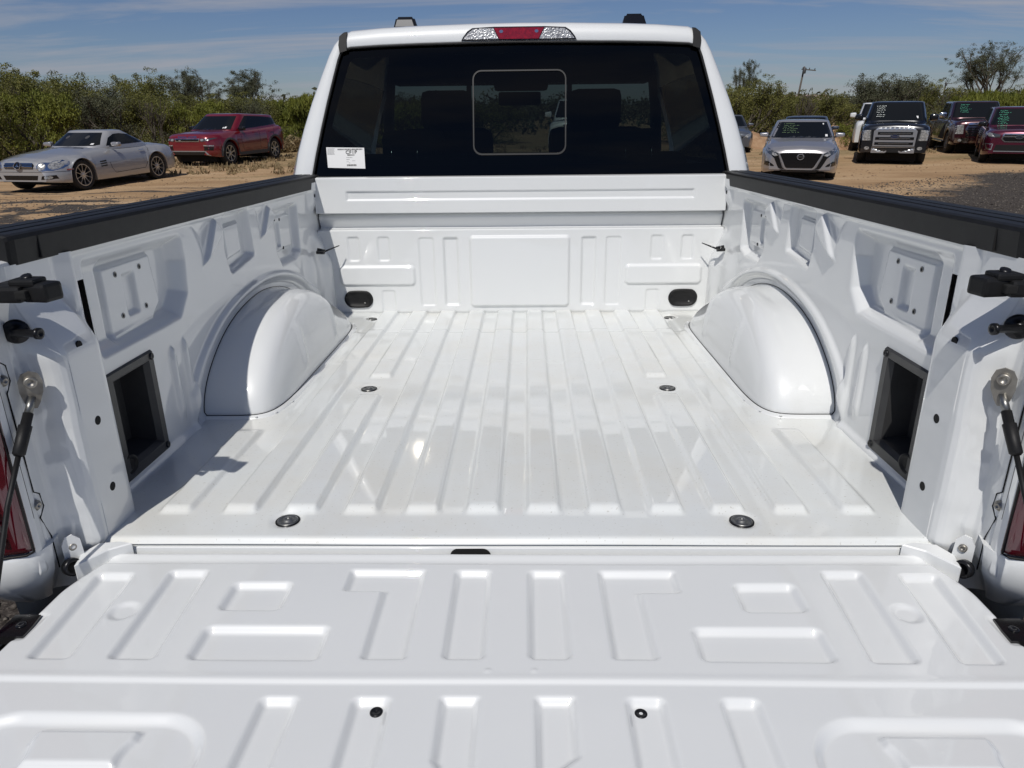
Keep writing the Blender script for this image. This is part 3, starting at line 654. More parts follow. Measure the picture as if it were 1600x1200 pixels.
# step bumper
bm = bmesh.new(); add_box(bm, (0, -0.13, -0.30), (1.94, 0.30, 0.16), bevel=0.02); bmp = bm_obj('rear_bumper', bm, M['chrome'], T)
for s in (-1, 1):
    bm = bmesh.new(); add_box(bm, (s * 0.82, -0.13, -0.212), (0.34, 0.27, 0.012), bevel=0.003)
    for k in range(14): add_box(bm, (s * (0.67 + k * 0.0235), -0.13, -0.203), (0.010, 0.25, 0.008))
    bm_obj('step_pad', bm, M['black_plastic'], bmp)

# ---- tailgate
def make_tailgate():
    xs = np.linspace(-0.79, 0.79, 520); ys = np.concatenate([np.linspace(-0.600, -0.012, 230), [-0.0105, -0.0095]])
    X, Y = np.meshgrid(xs, ys, indexing='ij'); h = np.zeros_like(X); A = np.abs(X)
    D = -0.0105; S = 0.0135
    # upper row
    for c in (-0.0675, 0.0605): h = emb(h, sd_box(X, Y, c, -0.179, 0.035, 0.114, 0.014), D, S)
    tp = [(0.149, -0.065), (0.288, -0.065), (0.288, -0.132), (0.223, -0.132), (0.223, -0.293), (0.149, -0.293)]
    h = emb(h, sd_poly(A, Y, [(x + (0.010 if x < 0.2 else -0.010), y + (0.010 if y < -0.1 else -0.010)) for x, y in tp], 0.010), D, S)
    h = emb(h, sd_box(A, Y, 0.427, -0.143, 0.055, 0.040, 0.016), D, S)
    h = emb(h, sd_box(A, Y, 0.380, -0.256, 0.102, 0.040, 0.016), D, S)
    h = emb(h, sd_poly(A, Y, [(0.548, -0.080), (0.597, -0.080), (0.587, -0.283), (0.536, -0.283)], 0.013), D, S)
    h = emb(h, sd_poly(A, Y, [(0.678, -0.088), (0.724, -0.088), (0.708, -0.284), (0.663, -0.284)], 0.013), D, S)
    h = emb(h, np.hypot(A - 0.631, Y + 0.183) - 0.026, -0.0045, 0.012)
    # front roll and flange line
    h = h - 0.0035 * sstep((Y + 0.050) / 0.006) + 0.0045 * sstep((Y + 0.040) / 0.02)
    h = h - 0.030 * sstep((Y + 0.024) / 0.015) ** 3
    # crease: near half sits lower
    h = h - 0.0038 * sstep((-0.331 - Y) / 0.007)
    h = h + 0.0006 * np.exp(-((Y + 0.327) / 0.006) ** 2)
    # lower row
    for c in (0.187, 0.315): h = emb(h, sd_box(A, Y, c, -0.50, 0.030, 0.142, 0.014), D, S)
    lp = [(-0.096, -0.357), (-0.036, -0.357), (-0.036, -0.60), (-0.066, -0.60), (-0.066, -0.485), (-0.096, -0.462)]
    rp = [(0.034, -0.357), (0.095, -0.357), (0.095, -0.455), (0.067, -0.478), (0.067, -0.60), (0.034, -0.60)]
    for q in (lp, rp):
        cx = sum(p[0] for p in q) / 6
        h = emb(h, sd_poly(X, Y, [(x + (0.008 if x < cx else -0.008), y - (0.008 if y > -0.4 else 0)) for x, y in q], 0.008), D, S)
    # big recess with a raised centre, its corners swelling into round lobes
    sdp = sd_box(A, Y, 0.553, -0.52, 0.175, 0.130, 0.080)
    inner = np.maximum(sd_box(A, Y, 0.548, -0.445, 0.072, 0.032, 0.010), 0.052 - np.hypot(A - 0.432, Y + 0.462))
    inner = np.maximum(inner, 0.060 - np.hypot(A - 0.672, Y + 0.470))
    h = emb(h, sdp, -0.010, 0.018); h = emb(h, inner, 0.0085, 0.010)
    for px_, py_ in ((-0.030, -0.3145), (0.037, -0.3145)): h = h + 0.0012 * sstep((0.0055 - np.hypot(X - px_, Y - py_)) / 0.003)
    h = h + 0.0012 * np.sin(X * 6.5 + 0.5) * np.sin(Y * 14)
    # side edges: rounded corners and roll-down; corner notch for the black striker plates
    xe = 0.752 + 0.031 * sstep((-Y - 0.01) / 0.13)
    edge = sstep((A - (xe - 0.024)) / 0.024)
    h = h - 0.022 * edge ** 2
    keep = (0.5 * (A[:-1, :-1] + A[1:, 1:]) < 0.5 * (xe[:-1, :-1] + xe[1:, 1:]) + 0.001)
    # shallow pocket round the plate
    h = emb(h, sd_box(A, Y, 0.790, -0.222, 0.045, 0.036, 0.012), -0.003, 0.010)
    return grid('tailgate', np.stack([X, Y, h - 0.020], -1), M['paint'], T, keep=keep)
tg = make_tailgate()
bm = bmesh.new(); add_box(bm, (0, -0.310, -0.075), (1.545, 0.565, 0.050), bevel=0.012); bm_obj('outer_skin', bm, M['paint'], tg)
for s in (-1, 1):
    V = [(s * 0.7585, -0.196, -0.0185), (s * 0.80, -0.196, -0.0185), (s * 0.80, -0.250, -0.0185), (s * 0.7575, -0.250, -0.0185), (s * 0.7495, -0.222, -0.0185)]
    V = [(s * 0.7585, -0.196), (s * 0.80, -0.196), (s * 0.80, -0.248), (s * 0.7530, -0.248), (s * 0.7545, -0.222)]
    VV = [(x, y, -0.0185) for x, y in V] + [(x, y, -0.034) for x, y in V]
    F = [tuple(range(5)), tuple(range(5, 10))[::-1]] + [(k, (k + 1) % 5, 5 + (k + 1) % 5, 5 + k) for k in range(5)]
    pl = obj('striker_plate', VV, F, M['gloss_black'], tg)
    lathe('screw', [(0.008, 0), (0.0075, 0.002), (0.003, 0.0025), (0.002, 0.0005)], M['gloss_black'], pl, n=16, loc=(s * 0.773, -0.222, -0.0185))
for x in (-0.179, 0.180):
    b = lathe('panel_screw', [(0.0090, 0), (0.0088, 0.002), (0.0070, 0.0035), (0.0062, 0.0025), (0.003, 0.0028), (0.002, 0.001)], M['black_metal'], tg, n=20, loc=(x, -0.378, -0.0352))

# ------------------------------------------------------------------ the cab
GY0, GZ0, LEAN = 1.84, 0.57, 0.25
def gp(x, z, off=0.0):      # point on the leaning rear plane of the cab; off moves it rearward
    return (x, GY0 + (z - GZ0) * LEAN - off, z - off * LEAN)
outer = [(0.930, 0.30), (0.928, 0.46), (0.922, 0.56), (0.905, 0.64), (0.878, 0.73), (0.842, 0.83), (0.800, 0.93), (0.765, 1.010), (0.742, 1.050), (0.712, 1.082), (0.672, 1.098), (0.55, 1.107), (0.40, 1.113), (0.20, 1.118), (0.0, 1.120)]
gl = [(0.842, 0.535), (0.842, 0.545), (0.838, 0.562), (0.822, 0.635), (0.797, 0.735), (0.770, 0.835), (0.742, 0.93), (0.724, 0.99), (0.714, 1.017), (0.702, 1.030), (0.672, 1.037), (0.55, 1.043), (0.40, 1.047), (0.20, 1.050), (0.0, 1.052)]
def mirror(h): return [(-x, z) for x, z in h] + [(x, z) for x, z in h[::-1][1:]]
O_, G_ = mirror(outer), mirror(gl)
cab = bpy.data.objects.new('cab', None); col.objects.link(cab); cab.parent = T
n_ = len(O_)
# rear frame: glass edge -> flat -> rounded into the outer skin
rows = []
rows.append([gp(x, z, -0.012) for x, z in G_]); rows.append([gp(x, z, 0.0) for x, z in G_])
for t, off in ((0.15, 0.004), (0.5, 0.006), (0.75, 0.004), (0.90, -0.004), (0.97, -0.014), (1.0, -0.030)):
    rows.append([gp(g[0] + (o[0] - g[0]) * t, g[1] + (o[1] - g[1]) * t, off) for g, o in zip(G_, O_)])
for dy_, sx, dz_ in ((0.07, 1.004, 0.006), (0.2, 1.012, 0.022), (0.45, 1.022, 0.045), (0.8, 1.03, 0.060), (1.15, 1.03, 0.058), (1.35, 1.02, 0.040), (1.42, 1.012, 0.022)):
    r = []
    for x, z in O_:
        p = gp(x, z); kz = max(0, (z - 0.56) / 0.56)
        r.append((x * sx * (1 + 0.02 * (1 - kz)), p[1] + dy_ + (0.35 * (1 - kz) if dy_ > 1 else 0) * (dy_ - 1.0) / 0.4, z + dz_ * kz))
    rows.append(r)
P = np.array(rows)
NR = 8   # rows of the rear frame
rf = grid('rear_pillars', P[:NR + 2], M['paint'], cab, flip=False)
sidekeep = np.ones((P.shape[0] - NR - 2, n_ - 1), bool)
side_i = [k for k in range(n_ - 1) if 2 <= k <= 5 or n_ - 7 <= k <= n_ - 4]
for k in side_i: sidekeep[1:-1, k] = False
grid('roof', P[NR + 1:], M['paint'], cab, keep=sidekeep)
for rng_ in ((2, 7), (n_ - 7, n_ - 2)):
    sub = P[NR + 2:-1, rng_[0]:rng_[1]].copy(); sub[..., 0] *= 0.994
    grid('side_window', sub, M['tinted_glass'], cab)
# cab lower body, hood, dash (simple but true in shape; hidden from here)
def loft(name, secs, m, parent, caps=True, smooth=True):
    P = np.array(secs); o = grid(name, P, m, parent, smooth=smooth); return o
low = []
for y, hw, zt in ((1.86, 0.925, 0.56), (2.4, 0.99, 0.58), (3.5, 1.0, 0.58), (3.75, 0.98, 0.57), (4.4, 0.97, 0.53), (5.0, 0.95, 0.49), (5.25, 0.90, 0.42), (5.32, 0.80, 0.30)):
    low.append([(-hw * 0.97, y, -0.50), (-hw * 1.02, y, -0.30), (-hw * 1.03, y, 0.05), (-hw * 1.01, y, 0.35), (-hw, y, zt - 0.03), (-hw * 0.96, y, zt)])
P2 = np.array(low)
grid('door_side', P2, M['paint'], cab); P3 = P2.copy(); P3[..., 0] *= -1; grid('door_side', P3, M['paint'], cab, flip=True)
hd = []
for y, hw, zt in ((3.72, 0.94, 0.57), (4.4, 0.93, 0.56), (5.0, 0.91, 0.52), (5.25, 0.86, 0.43), (5.32, 0.78, 0.30), (5.32, 0.78, -0.30)):
    hd.append([(x * hw, y, zt - (0.03 if abs(x) == 1 else 0)) for x in (-1, -0.8, -0.4, 0, 0.4, 0.8, 1)])
grid('hood', np.array(hd), M['paint'], cab)
box('cab_floor', (0, 3.0, -0.42), (1.75, 2.3, 0.08), M['seat_cloth'], cab)
box('cab_rear_wall', (0, 1.845, 0.12), (1.74, 0.03, 0.85), M['seat_cloth'], cab)
box('dashboard', (0, 3.62, 0.38), (1.72, 0.34, 0.34), M['seat_cloth'], cab, bevel=0.06)
for s in (-1, 1):
    tube('windscreen_pillar', [(s * 0.755, 3.30, 1.115), (s * 0.84, 3.62, 0.86), (s * 0.90, 3.86, 0.60)], 0.035, M['seat_cloth'], cab)
    fs = box('front_seat', (s * 0.40, 2.86, 0.38), (0.50, 0.16, 0.72), M['seat_cloth'], cab, bevel=0.05)
    box('headrest', (s * 0.40, 2.92, 0.83), (0.27, 0.10, 0.20), M['seat_cloth'], fs, bevel=0.04)
    rs = box('rear_headrest', (s * 0.46, 2.08, 0.665), (0.27, 0.09, 0.12), M['seat_cloth'], cab, bevel=0.035)
    for dx_ in (-0.055, 0.055):
        tube('headrest_post', [(s * 0.50 + dx_ + 0.006, 2.03, 0.56), (s * 0.50 + dx_ + 0.006, 2.03, 0.655)], 0.004, M['chrome'], rs, 6)
box('rear_seat', (0, 2.10, 0.25), (1.45, 0.16, 0.76), M['seat_cloth'], cab, bevel=0.05)
box('rear_mirror', (-0.01, 3.36, 0.905), (0.25, 0.03, 0.075), M['seat_cloth'], cab, bevel=0.012)
box('overhead_console', (0.0, 3.12, 0.985), (0.30, 0.10, 0.10), M['seat_cloth'], cab, bevel=0.02)
box('headliner_front', (0, 3.20, 1.065), (1.45, 0.22, 0.18), M['seat_cloth'], cab, bevel=0.015)
box('headliner_rear', (0, 2.25, 1.075), (1.42, 0.55, 0.02), M['seat_cloth'], cab)
obj('windscreen', [(-0.74, 3.30, 1.12), (0.74, 3.30, 1.12), (0.87, 3.86, 0.57), (-0.87, 3.86, 0.57)], [(0, 1, 2, 3)], M['clear_glass'], cab)
# rear window: outer fixed glass with the sliding pane in the middle
def flat(name, pts, m, parent, off, holes=None):
    return obj(name, [gp(x, z, off) for x, z in pts], [tuple(range(len(pts)))], m, parent)
def rrect(x0, x1, z0, z1, r, n=5):
    o = []
    for cx, cz, a0 in ((x1 - r, z1 - r, 0), (x0 + r, z1 - r, 90), (x0 + r, z0 + r, 180), (x1 - r, z0 + r, 270)):
        for k in range(n + 1):
            a = radians(a0 + 90 * k / n); o.append((cx + r * cos(a), cz + r * sin(a)))
    return o
GO = [(x, z) for x, z in G_ if z > 0.55]
GO = [(-0.842, 0.545)] + GO + [(0.842, 0.545)]
rw = flat('rear_window', GO, M['tinted_glass'], cab, -0.010)
def band(name, po, pi_, m, parent, off0, off1):
    n = len(po); V = [gp(x, z, off0) for x, z in po] + [gp(x, z, off1) for x, z in po] + [gp(x, z, off1) for x, z in pi_] + [gp(x, z, off0) for x, z in pi_]
    F = []
    for k in range(n):
        j = (k + 1) % n
        for a in range(3): F.append((a * n + k, a * n + j, (a + 1) * n + j, (a + 1) * n + k))
    return obj(name, V, F, m, parent)
band('slider_frame', rrect(-0.187, 0.189, 0.626, 0.948, 0.035), rrect(-0.182, 0.184, 0.632, 0.943, 0.031), M['dark_steel'], rw, -0.010, -0.005)
# black ceramic border and the uprights beside the slider
band('ceramic_border', [(x * 1.0, z) for x, z in GO], [(x * 0.952, 0.80 + (z - 0.80) * 0.84) for x, z in GO], M['gloss_black'], rw, -0.0135, -0.0125)
for s in (-1, 1):
    flat('ceramic_upright', [(s * 0.192, 0.60), (s * 0.212, 0.60), (s * 0.212, 1.0), (s * 0.192, 1.0)], M['gloss_black'], rw, -0.0135)
tube('window_seal', [gp(x, z, 0.002) for x, z in G_[1:-1]], 0.005, M['black_plastic'], rw, 6)
# sticker with its print
sv = [(-0.786, 0.661), (-0.631, 0.658), (-0.628, 0.578), (-0.781, 0.583)]
stk = obj('window_sticker', [gp(x, z, -0.008) for x, z in sv] + [gp(x, z, -0.0092) for x, z in sv], [(0, 3, 2, 1), (0, 1, 5, 4), (1, 2, 6, 5), (2, 3, 7, 6), (3, 0, 4, 7)], M['paper'], rw)
tilt = math.atan(1 / LEAN)
def onglass(x, z, off): return Matrix.Translation(gp(x, z, off)) @ Matrix.Rotation(-0.02, 4, 'Y') @ Matrix.Rotation(tilt, 4, 'X')
text('lettering', 'CF1P', 0.0195, onglass(-0.684, 0.6415, -0.0072), M['ink'], stk, bold=0.0003, space=1.12)
def bars(name, x0, x1, z0, z1, n, m):
    bm = bmesh.new(); x = x0; rr = random.Random(3 + n)
    while x < x1:
        ww = rr.choice((0.0006, 0.0011, 0.0017)); 
        vs = [bm.verts.new(gp(a, b, -0.0074)) for a, b in ((x, z0), (x + ww, z0), (x + ww, z1), (x, z1))]; bm.faces.new(vs); x += ww + rr.choice((0.0006, 0.0011))
    return tag(bm_obj(name, bm, m, stk), kind='stuff')
bars('barcode', -0.740, -0.638, 0.6505, 0.6555, 40, M['ink'])
bars('barcode', -0.700, -0.672, 0.6285, 0.6335, 12, M['ink'])
bars('barcode', -0.703, -0.664, 0.5885, 0.5955, 18, M['ink'])
bm = bmesh.new(); rr = random.Random(5)
for (x0, x1, z) in [(-0.781, -0.752, 0.655 - 0.0042 * k) for k in range(6)] + [(-0.704, -0.680, 0.6205), (-0.704, -0.69, 0.613), (-0.68, -0.666, 0.608), (-0.704, -0.695, 0.6045), (-0.694, -0.688, 0.600)]:
    x = x0
    while x < x1 - 0.002:
        l_ = rr.uniform(0.002, 0.006); vs = [bm.verts.new(gp(a, b, -0.0074)) for a, b in ((x, z), (min(x + l_, x1), z), (min(x + l_, x1), z + 0.0016), (x, z + 0.0016))]; bm.faces.new(vs); x += l_ + 0.001
tag(bm_obj('fine_print', bm, M['grey_ink'], stk), kind='stuff')
# high brake lamp
def lampface(name, pts, m, parent, off, th=0.006):
    n = len(pts); V = [gp(x, z, off) for x, z in pts] + [gp(x, z, off - th) for x, z in pts]
    return obj(name, V, [tuple(range(n))[::-1], *[(k, (k + 1) % n, n + (k + 1) % n, n + k) for k in range(n)]], m, parent)
bl = lampface('high_brake_lamp', [(-0.229, 1.0595), (0.229, 1.0595), (0.222, 1.073), (0.205, 1.094), (0.185, 1.106), (0.10, 1.110), (-0.10, 1.110), (-0.185, 1.106), (-0.205, 1.094), (-0.222, 1.073)], M['gloss_black'], cab, 0.0085)
lampface('red_lens', [(-0.078, 1.0655), (0.078, 1.0655), (0.099, 1.1065), (-0.099, 1.1065)], M['red_lens'], bl, 0.0125)
for s in (-1, 1):
    q = [(0.081, 1.0655), (0.220, 1.0655), (0.214, 1.074), (0.199, 1.091), (0.181, 1.1025), (0.102, 1.1065)]
    lampface('clear_lens', [(s * x, z) for x, z in (q if s > 0 else q[::-1])], M['clear_lens'], bl, 0.0125)
    for (bx_, bz_) in ((0.070, 1.0935), (0.052, 1.083)): lampface('reflector', [(s * (bx_ + 0.008 * cos(a)), bz_ + 0.006 * sin(a)) for a in np.linspace(0, 2 * pi, 9)[:-1]], M['red_lens'] if bx_ < 0.06 else M['chrome'], bl, 0.0135)
    # black ditch end cap at the roof corner
    q = [(0.687, 1.030), (0.716, 1.022), (0.720, 1.05), (0.7155, 1.083), (0.700, 1.095), (0.686, 1.097), (0.688, 1.06)]
    e = lampface('ditch_trim', [(s * x, z) for x, z in (q if s > 0 else q[::-1])], M['black_plastic'], cab, 0.0125, 0.02)
    # roof clearance lamp
    bm = bmesh.new(); cx = s * 0.518
    base = [(-0.058, -0.05, 0), (0.058, -0.05, 0), (0.05, 0.16, 0.0), (-0.05, 0.16, 0.0)]; topv = [(-0.044, -0.035, 0.038), (0.040, -0.035, 0.038), (0.03, 0.10, 0.026), (-0.03, 0.10, 0.026)]
    b_ = [bm.verts.new((cx + x, 2.45 + y, 1.158 + z)) for x, y, z in base]; t_ = [bm.verts.new((cx + x, 2.45 + y, 1.176 + z)) for x, y, z in topv]
    for k in range(4): bm.faces.new((b_[k], b_[(k + 1) % 4], t_[(k + 1) % 4], t_[k]))
    bm.faces.new(t_); bmesh.ops.recalc_face_normals(bm, faces=bm.faces); bmesh.ops.bevel(bm, geom=bm.edges[:], offset=0.009, segments=3, affect='EDGES')
    rl = bm_obj('roof_lamp', bm, M['gloss_black'], cab)
    if s < 0:
        rl['label'] = 'roof lamp with a pale lens facing back'
        lv = [(cx - 0.045, 1.170), (cx + 0.040, 1.170), (cx + 0.030, 1.199), (cx - 0.036, 1.199)]
        obj('lens', [(x, 2.4 - 0.001 + (z - 1.17) * 0.30 - 0.004, z) for x, z in lv], [(0, 1, 2, 3)], mat('lamp_lens', (0.09, 0.088, 0.085), 0.25, coat=1), rl)
# truck wheels
def wheel_mesh(r, wd, rim_r, spokes, m_rim, tw=0.28, dark=True):
    """returns (tyre mesh, rim mesh) about the X axis, outer face towards +X"""
    V = []; F = []; n = 40
    prof = [(rim_r, -wd / 2 + 0.01), (r * 0.93, -wd / 2), (r, -wd * 0.36), (r, wd * 0.36), (r * 0.93, wd / 2), (rim_r, wd / 2 - 0.01), (rim_r - 0.01, wd * 0.3)]
    for rr_, h in prof:
        for j in range(n): t = 2 * pi * j / n; V.append((h, rr_ * cos(t), rr_ * sin(t)))
    for i in range(len(prof) - 1):
        for j in range(n): F.append((i * n + j, i * n + (j + 1) % n, (i + 1) * n + (j + 1) % n, (i + 1) * n + j))
    tm = mesh('tyre', V, F); tm.materials.append(M['rubber'])
    tm.polygons.foreach_set('use_smooth', [True] * len(tm.polygons))
    bm = bmesh.new()
    # lip
    def ring(r0, r1, x0, x1):
        a = [bm.verts.new((x0, r0 * cos(2 * pi * j / n), r0 * sin(2 * pi * j / n))) for j in range(n)]
        b = [bm.verts.new((x1, r1 * cos(2 * pi * j / n), r1 * sin(2 * pi * j / n))) for j in range(n)]
        for j in range(n): bm.faces.new((a[j], a[(j + 1) % n], b[(j + 1) % n], b[j]))
    xo = wd / 2 - 0.012
    ring(rim_r + 0.004, rim_r - 0.018, xo, xo); ring(rim_r - 0.018, rim_r - 0.022, xo, xo - 0.07)
    for k in range(spokes):
        a = 2 * pi * k / spokes + 0.3
        for (r0, r1, w0, w1) in ((0.0, rim_r - 0.015, 0.05, tw * rim_r * 5 / spokes),):
            q = []
            for (rr_, ww, xx) in ((0.02, w0, xo - 0.015), (rim_r * 0.5, w1 * 0.55, xo - 0.012), (rim_r - 0.016, w1 * 0.75, xo - 0.004)):
                for sg in (-1, 1):
                    q.append((xx, rr_ * cos(a) - sg * ww / 2 * sin(a), rr_ * sin(a) + sg * ww / 2 * cos(a)))
            f0 = [bm.verts.new(p) for p in q]; f1 = [bm.verts.new((p[0] - 0.03, p[1], p[2])) for p in q]
            for i in (0, 2):
                bm.faces.new((f0[i], f0[i + 1], f0[i + 3], f0[i + 2])); bm.faces.new((f0[i], f0[i + 2], f1[i + 2], f1[i])); bm.faces.new((f0[i + 1], f1[i + 1], f1[i + 3], f0[i + 3]))
    ring(0.05, 0.0001, xo - 0.005, xo - 0.002); ring(0.05, 0.055, xo - 0.005, xo - 0.05)
    me = bpy.data.meshes.new('rim'); bm.to_mesh(me); bm.free(); me.materials.append(m_rim)
    V = [(wd / 2 - 0.085, (rim_r - 0.02) * cos(2 * pi * j / n), (rim_r - 0.02) * sin(2 * pi * j / n)) for j in range(n)]
    dm = mesh('brake_well', V, [tuple(range(n))]); dm.materials.append(M['dark_void'])
    return tm, me, dm
def put_wheels(root, meshes, pos):
    for (x, y, z) in pos:
        o = bpy.data.objects.new('wheel', meshes[0]); col.objects.link(o); o.parent = root
        o.location = (x, y, z)
        if x < 0: o.rotation_euler = (0, 0, pi)
        for nm, me in (('rim', meshes[1]), ('brake_well', meshes[2])):
            q = bpy.data.objects.new(nm, me); col.objects.link(q); q.parent = o
put_wheels(T, wheel_mesh(0.41, 0.27, 0.245, 6, M['satin']), [(s * 0.86, y, -ZF + 0.41 + y * sin(RAKE)) for s in (-1, 1) for y in (1.08, 4.75)])
box('chassis', (0, 2.4, -0.45), (0.9, 4.8, 0.14), M['dark_void'], T)
box('bed_underside', (0, 0.88, -0.10), (1.60, 1.70, 0.06), M['dark_void'], T)

# ================================================================== GROUND
def ground_mat():
    m = bpy.data.materials.new('dirt_lot'); m.use_nodes = True; n = m.node_tree.nodes; l = m.node_tree.links; b = n['Principled BSDF']
    b.inputs['Roughness'].default_value = 0.95; b.inputs['Specular IOR Level'].default_value = 0.15
    g = n.new('ShaderNodeNewGeometry')
    def noise(sc_, det, rough=0.5, dist=0.0, vec=None):
        x = n.new('ShaderNodeTexNoise'); x.inputs['Scale'].default_value = sc_; x.inputs['Detail'].default_value = det; x.inputs['Roughness'].default_value = rough; x.inputs['Distortion'].default_value = dist
        l.new(vec if vec is not None else g.outputs['Position'], x.inputs[0]); return x.outputs[0]
    def ramp(f, stops):
        r = n.new('ShaderNodeValToRGB'); e = r.color_ramp.elements
        while len(e) < len(stops): e.new(0.5)
        for k, (p_, c_) in enumerate(stops): e[k].position = p_; e[k].color = (*c_, 1)
        l.new(f, r.inputs[0]); return r.outputs[0]
    def mixc(f, a, b_, blend='MIX'):
        x = n.new('ShaderNodeMix'); x.data_type = 'RGBA'; x.blend_type = blend
        if isinstance(f, float): x.inputs[0].default_value = f
        else: l.new(f, x.inputs[0])
        l.new(a, x.inputs[6]); l.new(b_, x.inputs[7]); return x.outputs[2]
    mpn = n.new('ShaderNodeMapping'); mpn.inputs['Scale'].default_value = (0.6, 1.6, 1); l.new(g.outputs['Position'], mpn.inputs[0])
    dirt = ramp(noise(0.55, 8, 0.62, 0.4, mpn.outputs[0]), [(0.30, (0.31, 0.195, 0.105)), (0.50, (0.44, 0.295, 0.168)), (0.70, (0.53, 0.38, 0.235))])
    fine = ramp(noise(22, 6, 0.75), [(0.35, (0.62, 0.60, 0.58)), (0.62, (1.0, 1.0, 1.0))])
    dirt = mixc(0.65, dirt, fine, 'MULTIPLY')
    grav = ramp(noise(38, 4, 0.8), [(0.32, (0.018, 0.015, 0.013)), (0.52, (0.065, 0.055, 0.048)), (0.66, (0.16, 0.14, 0.12)), (0.78, (0.33, 0.29, 0.24))])
    # gravel lies round the white truck and to its right, with patches beyond the left side
    sep = n.new('ShaderNodeSeparateXYZ'); l.new(g.outputs['Position'], sep.inputs[0])
    def math_(op, a, b_=None, c_=None):
        x = n.new('ShaderNodeMath'); x.operation = op
        for k, v_ in enumerate((a, b_, c_)):
            if v_ is None: continue
            if isinstance(v_, (int, float)): x.inputs[k].default_value = v_
            else: l.new(v_, x.inputs[k])
        return x.outputs[0]
    big = noise(0.28, 6, 0.6, 0.5)
    # right-hand limit: 13.4 m ahead and nearer, running obliquely
    r_lim = math_('SUBTRACT', math_('ADD', 10.0, math_('MULTIPLY', sep.outputs['X'], 0.62)), sep.outputs['Y'])
    right = math_('MULTIPLY', math_('GREATER_THAN', sep.outputs['X'], -3.0), 1.0)
    r_f = math_('ADD', math_('MULTIPLY', r_lim, 0.7), math_('MULTIPLY', math_('SUBTRACT', big, 0.5), 5.0))
    r_m = math_('MULTIPLY', right, r_f)
    near = math_('SUBTRACT', 4.5, sep.outputs['Y'])
    patch = math_('SUBTRACT', noise(0.42, 5, 0.65, 1.2, mpn.outputs[0]), 0.47)
    left_band = math_('MULTIPLY', math_('MULTIPLY', math_('LESS_THAN', sep.outputs['X'], -3.0), math_('LESS_THAN', sep.outputs['Y'], 15.5)), math_('MULTIPLY', patch, 14.0))
    tot = math_('MAXIMUM', math_('MAXIMUM', r_m, near), left_band)
    ft = noise(5.5, 5, 0.7)
    mask = n.new('ShaderNodeMapRange'); mask.inputs[1].default_value = 0.30; mask.inputs[2].default_value = 0.75
    l.new(math_('ADD', math_('MINIMUM', tot, 1.2), math_('MULTIPLY', math_('SUBTRACT', ft, 0.5), 1.1)), mask.inputs[0])
    c1 = mixc(mask.outputs[0], dirt, grav)
    # dry olive grass film in the far part
    gm = n.new('ShaderNodeMapRange'); gm.inputs[1].default_value = 0.50; gm.inputs[2].default_value = 0.62
    l.new(math_('ADD', noise(0.35, 6, 0.7, 0.3, mpn.outputs[0]), math_('MINIMUM', math_('MULTIPLY', math_('SUBTRACT', sep.outputs['Y'], 21.0), 0.02), 0.08)), gm.inputs[0])
    gx = math_('MULTIPLY', gm.outputs[0], math_('GREATER_THAN', sep.outputs['Y'], 17.5))
    gx = math_('MULTIPLY', gx, 0.6)
    gc = ramp(noise(9, 5, 0.7), [(0.35, (0.10, 0.095, 0.04)), (0.65, (0.27, 0.21, 0.11))])
    c2 = mixc(gx, c1, gc)
    l.new(c2, b.inputs['Base Color'])
    bp = n.new('ShaderNodeBump'); bp.inputs['Strength'].default_value = 0.9; bp.inputs['Distance'].default_value = 0.03
    l.new(noise(14, 8, 0.75), bp.inputs['Height']); l.new(bp.outputs[0], b.inputs['Normal'])
    return m
M['dirt'] = ground_mat()
def gz(x, y):
    """gentle relief of the lot; level round the vehicles"""
    return 0.035 * np.sin(x * 0.23 + 1.0) * np.sin(y * 0.19) * sstep((np.abs(y - 5) - 4) / 6)
def make_ground():
    ax = np.concatenate([[-900, -300, -120, -60], np.linspace(-40, 40, 260), [60, 120, 300, 900]])
    ay = np.concatenate([[-600, -100, -30], np.linspace(-8, 45, 220), [60, 90, 150, 400, 1500]])
    X, Y = np.meshgrid(ax, ay, indexing='ij')
    r_ = rng.random(X.shape); inn = (np.abs(X) < 41) & (Y > -9) & (Y < 46)
    Z = gz(X, Y) * inn + 0.012 * (r_ - 0.5) * inn
    o = grid('ground', np.stack([X, Y, Z], -1), M['dirt']); tag(o, kind='structure'); return o
make_ground()
def scatter(name, pts, sizes, m, flat=0.6, kind='stuff'):
    """small angular stones as one mesh"""
    base = np.array([(1, 0, 0), (-1, 0, 0), (0, 1, 0), (0, -1, 0), (0, 0, 1), (0, 0, -1)], float)
    F = np.array([(0, 2, 4), (2, 1, 4), (1, 3, 4), (3, 0, 4), (2, 0, 5), (1, 2, 5), (3, 1, 5), (0, 3, 5)])
    n = len(pts); V = base[None] * (0.6 + 0.8 * rng.random((n, 6, 1))) * np.asarray(sizes)[:, None, None]
    V[..., 2] *= flat; a = rng.random(n) * 2 * pi
    x = V[..., 0] * np.cos(a)[:, None] - V[..., 1] * np.sin(a)[:, None]; y = V[..., 0] * np.sin(a)[:, None] + V[..., 1] * np.cos(a)[:, None]
    V = np.stack([x, y, V[..., 2]], -1) + np.asarray(pts)[:, None, :]
    Fa = (F[None] + (np.arange(n) * 6)[:, None, None]).reshape(-1, 3)
    me = bpy.data.meshes.new(name); me.vertices.add(n * 6); me.vertices.foreach_set('co', V.reshape(-1).astype(np.float32))
    me.loops.add(Fa.size); me.loops.foreach_set('vertex_index', Fa.reshape(-1).astype(np.int32)); me.polygons.add(len(Fa)); me.polygons.foreach_set('loop_start', np.arange(0, Fa.size, 3, dtype=np.int32))
    me.update(calc_edges=True); return tag(link(name, me, m), kind=kind)
M['stone_dark'] = leaf_mat('gravel_stone', (0.025, 0.02, 0.018), (0.09, 0.075, 0.065), (0.34, 0.30, 0.25))
